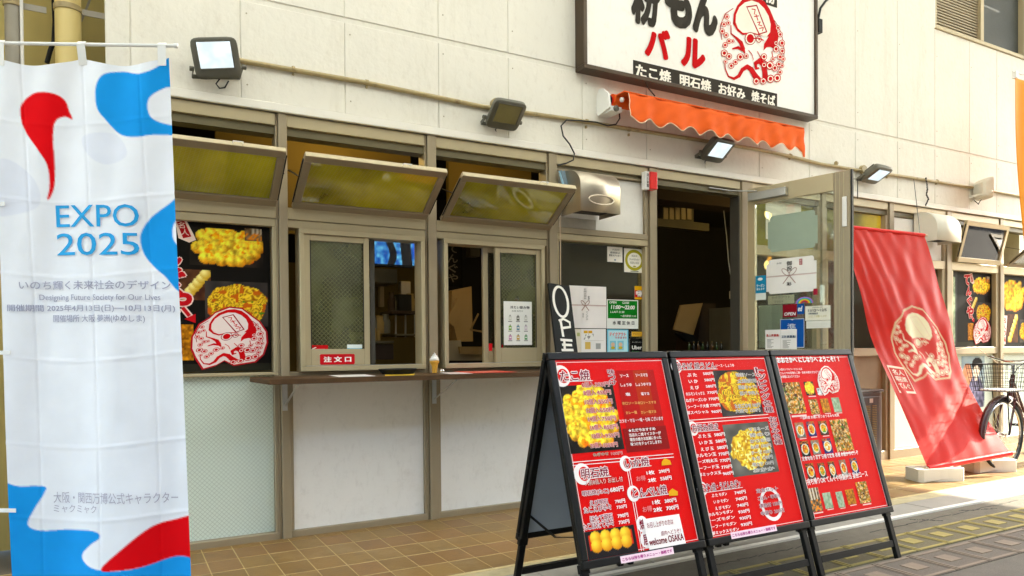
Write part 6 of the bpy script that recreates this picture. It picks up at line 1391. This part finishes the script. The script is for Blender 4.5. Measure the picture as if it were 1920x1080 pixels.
# local: x forward = towards -X world; built with front wheel at x=0, rear at x=+1.08
rw = .315
def wheel(nm, cx):
    ty = MB().tube([(cx + rw * math.cos(a) * .965, 0, rw + rw * .965 * math.sin(a)) for a in [k * 2 * math.pi / 48 for k in range(48)]], .0165, 8, closed=True); w0 = ty.build(nm, M['tyre'], bk, smooth=True)
    MB().tube([(cx + rw * .89 * math.cos(a), 0, rw + rw * .89 * math.sin(a)) for a in [k * 2 * math.pi / 48 for k in range(48)]], .010, 6, closed=True).build('rim', M['chrome'], w0, smooth=True)
    sp = MB()
    for k in range(32):
        a = k * 2 * math.pi / 32; b_ = a + (.5 if k % 2 else -.5); sp.tube([(cx + .02 * math.cos(b_), .02 * (1 if k % 4 < 2 else -1), rw + .02 * math.sin(b_)), (cx + rw * .88 * math.cos(a), 0, rw + rw * .88 * math.sin(a))], .0012, 4)
    sp.build('spokes', M['chrome'], w0); MB().lathe([(.02, -.035), (.012, -.02), (.012, .02), (.02, .035)], (cx, 0, rw), 12, (0, 1, 0)).build('hub', M['chrome'], w0, smooth=True)
wheel('front_wheel', 0); wheel('rear_wheel', 1.06)
def fender(cx, a0, a1, nm):
    n = 26; mb = MB(); prof = [(-.026, -.012), (-.02, .004), (0, .010), (.02, .004), (.026, -.012)]; vs = []
    for i in range(n + 1):
        a = a0 + (a1 - a0) * i / n
        for y, dr_ in prof: r = rw + .022 + dr_; vs.append((cx + r * math.cos(a), y, rw + r * math.sin(a)))
    mb.add(vs, [(i * 5 + k, i * 5 + k + 1, (i + 1) * 5 + k + 1, (i + 1) * 5 + k) for i in range(n) for k in range(4)]); mb.build(nm, M['maroon'], bk, smooth=True, solid=.002)
fender(0, R(35), R(205), 'front_fender'); fender(1.06, R(-25), R(150), 'rear_fender')
MB().tube([(0, -.05, rw), (.03, -.055, .45), (.10, -.05, .62)], .010, 8).tube([(0, .05, rw), (.03, .055, .45), (.10, .05, .62)], .010, 8).tube([(.10, -.05, .62), (.10, .05, .62)], .012, 8).tube([(.10, 0, .60), (.165, 0, .83)], .018, 10).build('fork', M['maroon'], bk, smooth=True)
MB().tube([(.14, 0, .74), (.30, 0, .45), (.50, 0, .27), (.58, 0, .27)], .020, 10).tube([(.15, 0, .79), (.33, 0, .52), (.52, 0, .36)], .014, 8).tube([(.56, 0, .25), (.70, 0, .78)], .016, 10).tube([(.58, -.03, .27), (1.06, -.06, rw)], .010, 8).tube([(.58, .03, .27), (1.06, .06, rw)], .010, 8).tube([(.66, -.02, .64), (1.06, -.06, rw)], .009, 8).tube([(.66, .02, .64), (1.06, .06, rw)], .009, 8).build('frame', M['maroon'], bk, smooth=True)
MB().tube([(.165, 0, .83), (.17, 0, .93)], .012, 8).tube([(.34, -.27, .98), (.20, -.22, .99), (.16, -.06, .95), (.16, .06, .95), (.20, .22, .99), (.34, .27, .98)], .011, 8).build('handlebar', M['chrome'], bk, smooth=True)
for sg_ in (-1, 1): MB().tube([(.26, sg_ * .24, .985), (.37, sg_ * .275, .98)], .016, 8).build('grip', M['black'], bk, smooth=True)
sd_ = MB(); 
for k in range(9): pass
MB().lathe([(.0, -.02), (.07, -.015), (.10, .0), (.09, .025), (.0, .03)], (.78, 0, .83), 20).build('saddle', M['black'], bk, smooth=True); MB().tube([(.70, 0, .78), (.72, 0, .82)], .013, 8).build('seat_post', M['chrome'], bk)
MB().lathe([(.085, -.004), (.085, .004)], (.57, -.05, .27), 24, (0, 1, 0)).build('chain_wheel', M['chrome'], bk); MB().beam((.57, -.07, .27), (.70, -.07, .17), .014, .02).beam((.57, .07, .27), (.44, .07, .37), .014, .02).build('crank', M['chrome'], bk)
for a, b_ in (((.70, -.12, .17), (.70, -.08, .17)), ((.44, .12, .37), (.44, .08, .37))): MB().box(a[0] - .04, a[0] + .04, min(a[1], b_[1]) - .01, max(a[1], b_[1]) + .01, a[2] - .01, a[2] + .01).build('pedal', M['black'], bk)
# basket
bs = MB(); bx0, bx1, bz0, bz1 = -.20, .10, .70, .93
def loop(z, e): x0, x1, y_ = bx0 - e, bx1 + e * .3, .15 + e; return [(x0, -y_, z), (x1, -y_, z), (x1, y_, z), (x0, y_, z)]
for k in range(7): z = bz0 + (bz1 - bz0) * k / 6; e = .035 * k / 6; bs.tube(loop(z, e), .0035 if k == 6 else .0018, 5, closed=True)
L0, L1 = loop(bz0, 0), loop(bz1, .035)
for s0 in range(4):
    p, q = Vector(L0[s0]), Vector(L0[(s0 + 1) % 4]); p1_, q1_ = Vector(L1[s0]), Vector(L1[(s0 + 1) % 4]); n = 9
    for k in range(n): t = k / n; bs.tube([p.lerp(q, t), p1_.lerp(q1_, t)], .0018, 4)
for k in range(1, 12): x = bx0 + (bx1 - bx0) * k / 12; bs.tube([(x, -.15, bz0), (x, .15, bz0)], .0018, 4)
bs.build('basket', M['black_metal'], bk); MB().tube([(-.05, -.06, bz0 - .005), (0, -.055, rw)], .005, 6).tube([(-.05, .06, bz0 - .005), (0, .055, rw)], .005, 6).build('basket_stay', M['black_metal'], bk)
MB().lathe([(.0, -.03), (.03, -.02), (.038, .01), (.036, .02), (.0, .022)], (.02, -.03, .62), 16, (-1, 0, .1)).build('headlamp', M['chrome'], bk, smooth=True)
MB().tube([(.17, -.1, .95), (.08, -.08, .90), (.06, -.02, .78), (.10, -.01, .68)], .003, 6).build('brake_cable', M['black'], bk)
MB().beam((1.06, -.08, rw), (1.16, -.14, .012), .012, .012).beam((1.06, .08, rw), (1.16, .14, .012), .012, .012).build('kickstand', M['chrome'], bk)
tag(MB().box(6.57, 6.82, -1.02, -.80, .7035, .716).build('folded_paper', M['paper'], None, bevel=.004), 'folded paper lying in the bicycle basket', 'newspaper')

# ================================================================== orange banner at the right edge
A = F(1896, 138, -.6); Bq = F(1932, 480, -.6)
og = thing('orange_banner', 'orange banner edge hanging at the far right of the picture', 'banner', (A.x, -.6, 0)); oz = 1.7
def ogf(u, v): return (A.x + .03 + u * .6 + .16 * v, -.62 + .02 * math.sin(u * 8 + v * 4), A.z - .03 - v * 1.75)
MB().grid(lambda a, b: ogf(a, b), 30, 40).build('banner_cloth', mat('orange_banner_cloth', (.88, .30, .01), .7, var=.08), og, smooth='all', solid=.002)
MB().tube([(A.x - .02, -.62, A.z + .01), (A.x + .8, -.62, A.z + .03)], .007, 8).build('cross_bar', M['white'], og); MB().tube([(A.x + .72, -.62, .0), (A.x + .76, -.62, A.z + .1)], .011, 8).build('pole', M['white'], og); MB().box(A.x + .01, A.x + .05, -.64, -.60, A.z - .045, A.z + .02).build('hanging_loop', M['white'], og)
MB().box(A.x + .55, A.x + .93, -.8, -.44, .0, .10).build('water_base', M['offwhite'], og, bevel=.03)

# ================================================================== inside the shop
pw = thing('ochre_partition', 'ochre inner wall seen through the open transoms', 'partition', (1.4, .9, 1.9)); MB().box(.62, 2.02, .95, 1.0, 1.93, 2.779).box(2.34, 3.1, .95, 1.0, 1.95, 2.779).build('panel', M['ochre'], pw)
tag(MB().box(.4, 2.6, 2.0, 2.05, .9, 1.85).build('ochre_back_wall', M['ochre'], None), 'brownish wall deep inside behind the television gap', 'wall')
tv = thing('television', 'wide television showing a blue street scene inside the left order window', 'television', (1.7, .55, 1.78)); a = F(703, 494, .55); b = F(800, 430, .55)
MB().box(a.x - .01, b.x + .01, .556, .60, a.z - .015, b.z + .11).build('casing', M['black'], tv)
s = Sheet((a.x, .5545, a.z), X_, Z_); s.photo('tv', 0, 0, b.x - a.x, b.z - a.z + .09, n=90, seed=6, L=0); s.build('screen', tv, M['screen'] if 'screen' in M else None)
def inbox(nm, lab, cat, px, Y, d, m, **k):
    a, b = F(px[0], px[1], Y), F(px[2], px[3], Y); return tag(MB().box(a.x, b.x, Y, Y + d, a.z, b.z).build(nm, M[m], None, bevel=.004), lab, cat)
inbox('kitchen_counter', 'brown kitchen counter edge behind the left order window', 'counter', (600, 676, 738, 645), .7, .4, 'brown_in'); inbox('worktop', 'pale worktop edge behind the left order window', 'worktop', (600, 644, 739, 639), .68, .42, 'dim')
for x, y, h_, lab in [(702, 639, 18, 'upright gold canister on the worktop, left of a wide tin'), (709, 639, 14, 'wide tin on the worktop inside')]: 
    p = F(x, y, .75); tag(MB().lathe([(.016, 0), (.016, .07 * h_ / 16), (.01, .08 * h_ / 16)], (p.x, .75, p.z + .003), 14).build('canister', M['gold'], None, smooth=True), lab, 'canister')
inbox('shelf_unit', 'dim shelf unit inside behind the left order window', 'shelf', (740, 630, 783, 626), 1.0, .3, 'dim'); inbox('shelf_board', 'upper dim shelf board behind the left order window', 'shelf', (735, 588, 783, 583), 1.0, .3, 'brown_in'); inbox('black_pot', 'large dark pot on the inner shelf', 'pot', (748, 583, 772, 552), 1.02, .2, 'black')
inbox('door_trim', 'pale door trim deep inside the shop', 'door trim', (712, 575, 720, 520), 1.9, .05, 'beige')
rc = random.Random(5)
for k in range(7):
    px = 704 + k * 11.5; Y = 1.05; p = F(px, 584 if k > 2 else 626, Y); rr = rc.uniform(.02, .045); hh = rc.uniform(.06, .16)
    tag(MB().lathe([(rr, 0), (rr * 1.05, hh * .6), (rr * .7, hh * .8), (rr * .7, hh)], (p.x, Y + .05, p.z + .006), 14).build('kitchen_jar', M[rc.choice(['dark_metal', 'gold', 'steel', 'brown_in'])], None, smooth=True), ['stout', 'slim', 'tall', 'squat', 'wide', 'narrow', 'round'][k] + ' jar on the dim kitchen shelves, ' + ['leftmost', 'second', 'third', 'fourth', 'fifth', 'sixth', 'rightmost'][k] + ' in the left window gap', 'jar')
inbox('steel_pan', 'steel pan hanging by the dim kitchen wall in the left window gap', 'pan', (752, 560, 770, 528), 1.3, .06, 'steel')
inbox('range_hood', 'dark metal range hood deep in the kitchen', 'range hood', (700, 530, 745, 505), 1.6, .4, 'dark_metal')
fr_ = thing('fryer_stand', 'steel frame stand with shelves in the left window gap', 'stand', (2.0, 1.2, .9))
for px in (742, 760, 778): P0_, P1_ = F(px, 632, 1.15), F(px, 590, 1.15); MB().beam(P0_, P1_, .012, .012, (1, 0, 0)).build('upright', M['galv'], fr_)
# cardboard boxes behind the right window
cb = thing('cardboard_box', 'tall open cardboard box behind the right order window', 'box', (2.2, 1.2, 1)); 
def pb(Y, pts, d, nm, m, t):
    P = [F(x, y, Y) for x, y in pts]; MB().extr([(p.x, p.z) for p in P], lambda a, b, dd: (a, dd, b), Y, Y + d).build(nm, M[m], t)
pb(1.0, [(846, 590), (848, 545), (884, 537), (887, 640), (858, 640)], .3, 'box_side', 'card', cb); pb(.96, [(838, 600), (858, 560), (866, 575), (850, 612)], .02, 'box_flap', 'card', cb)
cb2 = thing('cardboard_box', 'low cardboard tray stacked on the inner counter behind the right window', 'box', (2.1, .7, 1)); pb(.7, [(838, 676), (838, 640), (864, 638), (866, 652), (905, 650), (905, 676)], .3, 'box_side', 'beige', cb2); pb(.66, [(862, 650), (905, 650), (905, 665), (864, 663)], .03, 'box_front', 'card', cb2)
cb3 = thing('picture_frame', 'leaning orange wooden frame behind the right order window', 'frame', (2.2, .6, 1.1)); P = [F(x, y, .6) for x, y in [(882, 618), (897, 588), (905, 590)]]; MB().beam(P[0], P[1], .01, .012).beam(P[0], F(905, 622, .6), .01, .012).build('frame_edge', M['card'], cb3)
s = Sheet(F(838, 530, 1.1), X_, Z_); nt_ = thing('name_cloth', 'dark cloth with faint white lettering hanging inside the right window', 'cloth', tuple(F(838, 530, 1.1))); s.rect(-.02, -.03, .14, .36, lin('0a0908'), 0); s.vtext('てんぐや', .01, .0, .10, .32, '5a544c', bold=.02, L=1); s.build('cloth_print', nt_)
inbox('stand_lamp', 'round pale lantern deep inside the right order window', 'lantern', (882, 480, 900, 458), 1.6, .1, 'dim')
# through the doorway
inbox('air_conditioner', 'white slatted air conditioner high inside the doorway', 'air conditioner', (1242, 412, 1301, 388), 1.9, .3, 'dim'); lo = MB()
for k in range(5): a_, b_ = F(1244 + k * 11, 411, 1.89), F(1252 + k * 11, 390, 1.89); lo.box(a_.x, b_.x, 1.885, 1.8955, a_.z, b_.z)
tag(lo.build('louvre_panel', M['beige'], None), 'row of pale louvres on the air conditioner inside the doorway', 'louvres')
inbox('light_rail', 'pale ceiling light batten inside the doorway', 'light', (1231, 424, 1330, 419), 1.6, .06, 'dim')
inbox('ceiling_beam', 'brown beam across the ceiling inside the doorway', 'beam', (1228, 372, 1392, 352), 1.2, .25, 'brown_in')
vc = thing('open_carton', 'beige box with a slanting lid inside the doorway', 'box', (4.2, .8, 1)); pb(.8, [(1264, 618), (1277, 572), (1318, 568), (1300, 628)], .02, 'slanted_lid', 'card', vc); pb(.83, [(1318, 569), (1342, 569), (1342, 662), (1306, 662)], .3, 'box_side', 'brown_in', vc); pb(.8, [(1268, 624), (1300, 628), (1320, 648), (1290, 640)], .05, 'box_base', 'black', vc)
inbox('white_cabinet', 'pale louvred cabinet just inside the right door jamb', 'cabinet', (1374, 662, 1386, 576), .5, .3, 'dim')
inbox('bar_ledge', 'dark ledge carrying a row of bottles inside the doorway', 'ledge', (1280, 676, 1372, 656), .55, .25, 'black')
for k in range(9):
    x = 1292 + k * 8.6; p = F(x, 656, .6); hh = .062 + .01 * ((k * 7) % 3) / 3
    b_ = thing('small_bottle', ['small green bottle', 'small dark bottle', 'small brown bottle'][k % 3] + ', ' + ['first', 'second', 'third', 'fourth', 'fifth', 'sixth', 'seventh', 'eighth', 'ninth'][k] + ' from the left of the row in the doorway', 'bottle', tuple(p), group='row of small bottles inside the doorway')
    MB().lathe([(.013, .002), (.014, .03), (.013, .04), (.006, .05), (.006, hh)], tuple(p), 10).build('glass_body', mat('bottle_glass_%d' % k, [(.04, .08, .02), (.02, .02, .02), (.10, .04, .01)][k % 3], .15, spec=.8), b_, smooth=True); MB().lathe([(.0075, hh), (.0075, hh + .01)], tuple(p), 10).build('cap', M['gold' if k % 2 else 'chrome'], b_)
tag(MB().tube([F(x, y, .4) for x, y in [(1357, 395), (1362, 440), (1366, 490), (1372, 530), (1376, 552)]], .004, 6).build('hanging_wire', M['offwhite'], None), 'pale wire hanging down inside the doorway to a small plug', 'wire'); inbox('plug', 'small pale plug at the end of the hanging wire', 'plug', (1370, 560, 1380, 546), .39, .02, 'beige')
# lit bulbs inside
def bulb(lab, p, r, e_):
    t = thing('ceiling_bulb', lab, 'lamp', tuple(p)); MB().lathe([(.0, -r), (r * .7, -r * .7), (r, 0), (r * .7, r * .7), (.0, r)], tuple(p), 12).build('glowing_globe', M['warm'], t, smooth=True); MB().tube([p + Vector((0, 0, r)), Vector((p.x, p.y, 2.775))], .006, 6).build('cord', M['cable'], t)
    l = bpy.data.lights.new('bulb_light', 'POINT'); l.energy = e_; l.color = (1, .72, .25); l.shadow_soft_size = .06; o = bpy.data.objects.new('bulb_light', l); COL.objects.link(o); o.location = p - Vector((0, 0, r + .03)); o.parent = t; o.location = (0, 0, -r - .03)
bulb('warm bulb behind the transom above the left order window', Vector((1.35, .5, 2.62)), .04, 1.2); bulb('warm bulb behind the wired window beside the door', Vector((3.0, .35, 2.0)), .03, .2); bulb('warm bulb behind the yellow transom right of the door', Vector((6.45, .4, 2.45)), .045, 2.5); bulb('warm bulb behind the transom above the right order window', Vector((2.55, .5, 2.62)), .04, .4)
# fluorescent tubes under the canopy, seen only as reflections
for k in range(5):
    x = -1.5 + k * 3.2; t = thing('tube_light', 'fluorescent batten under the street canopy, %s from the left' % ['first', 'second', 'third', 'fourth', 'fifth'][k], 'light', (x, -2.6, 4.8), group='fluorescent battens under the canopy')
    MB().tube([(x - .6, -2.6, 4.78), (x + .6, -2.6, 4.78)], .016, 8).build('glowing_tube', M['tube'], t, smooth=True); MB().box(x - .62, x + .62, -2.64, -2.56, 4.80, 4.86).build('batten', M['white'], t)
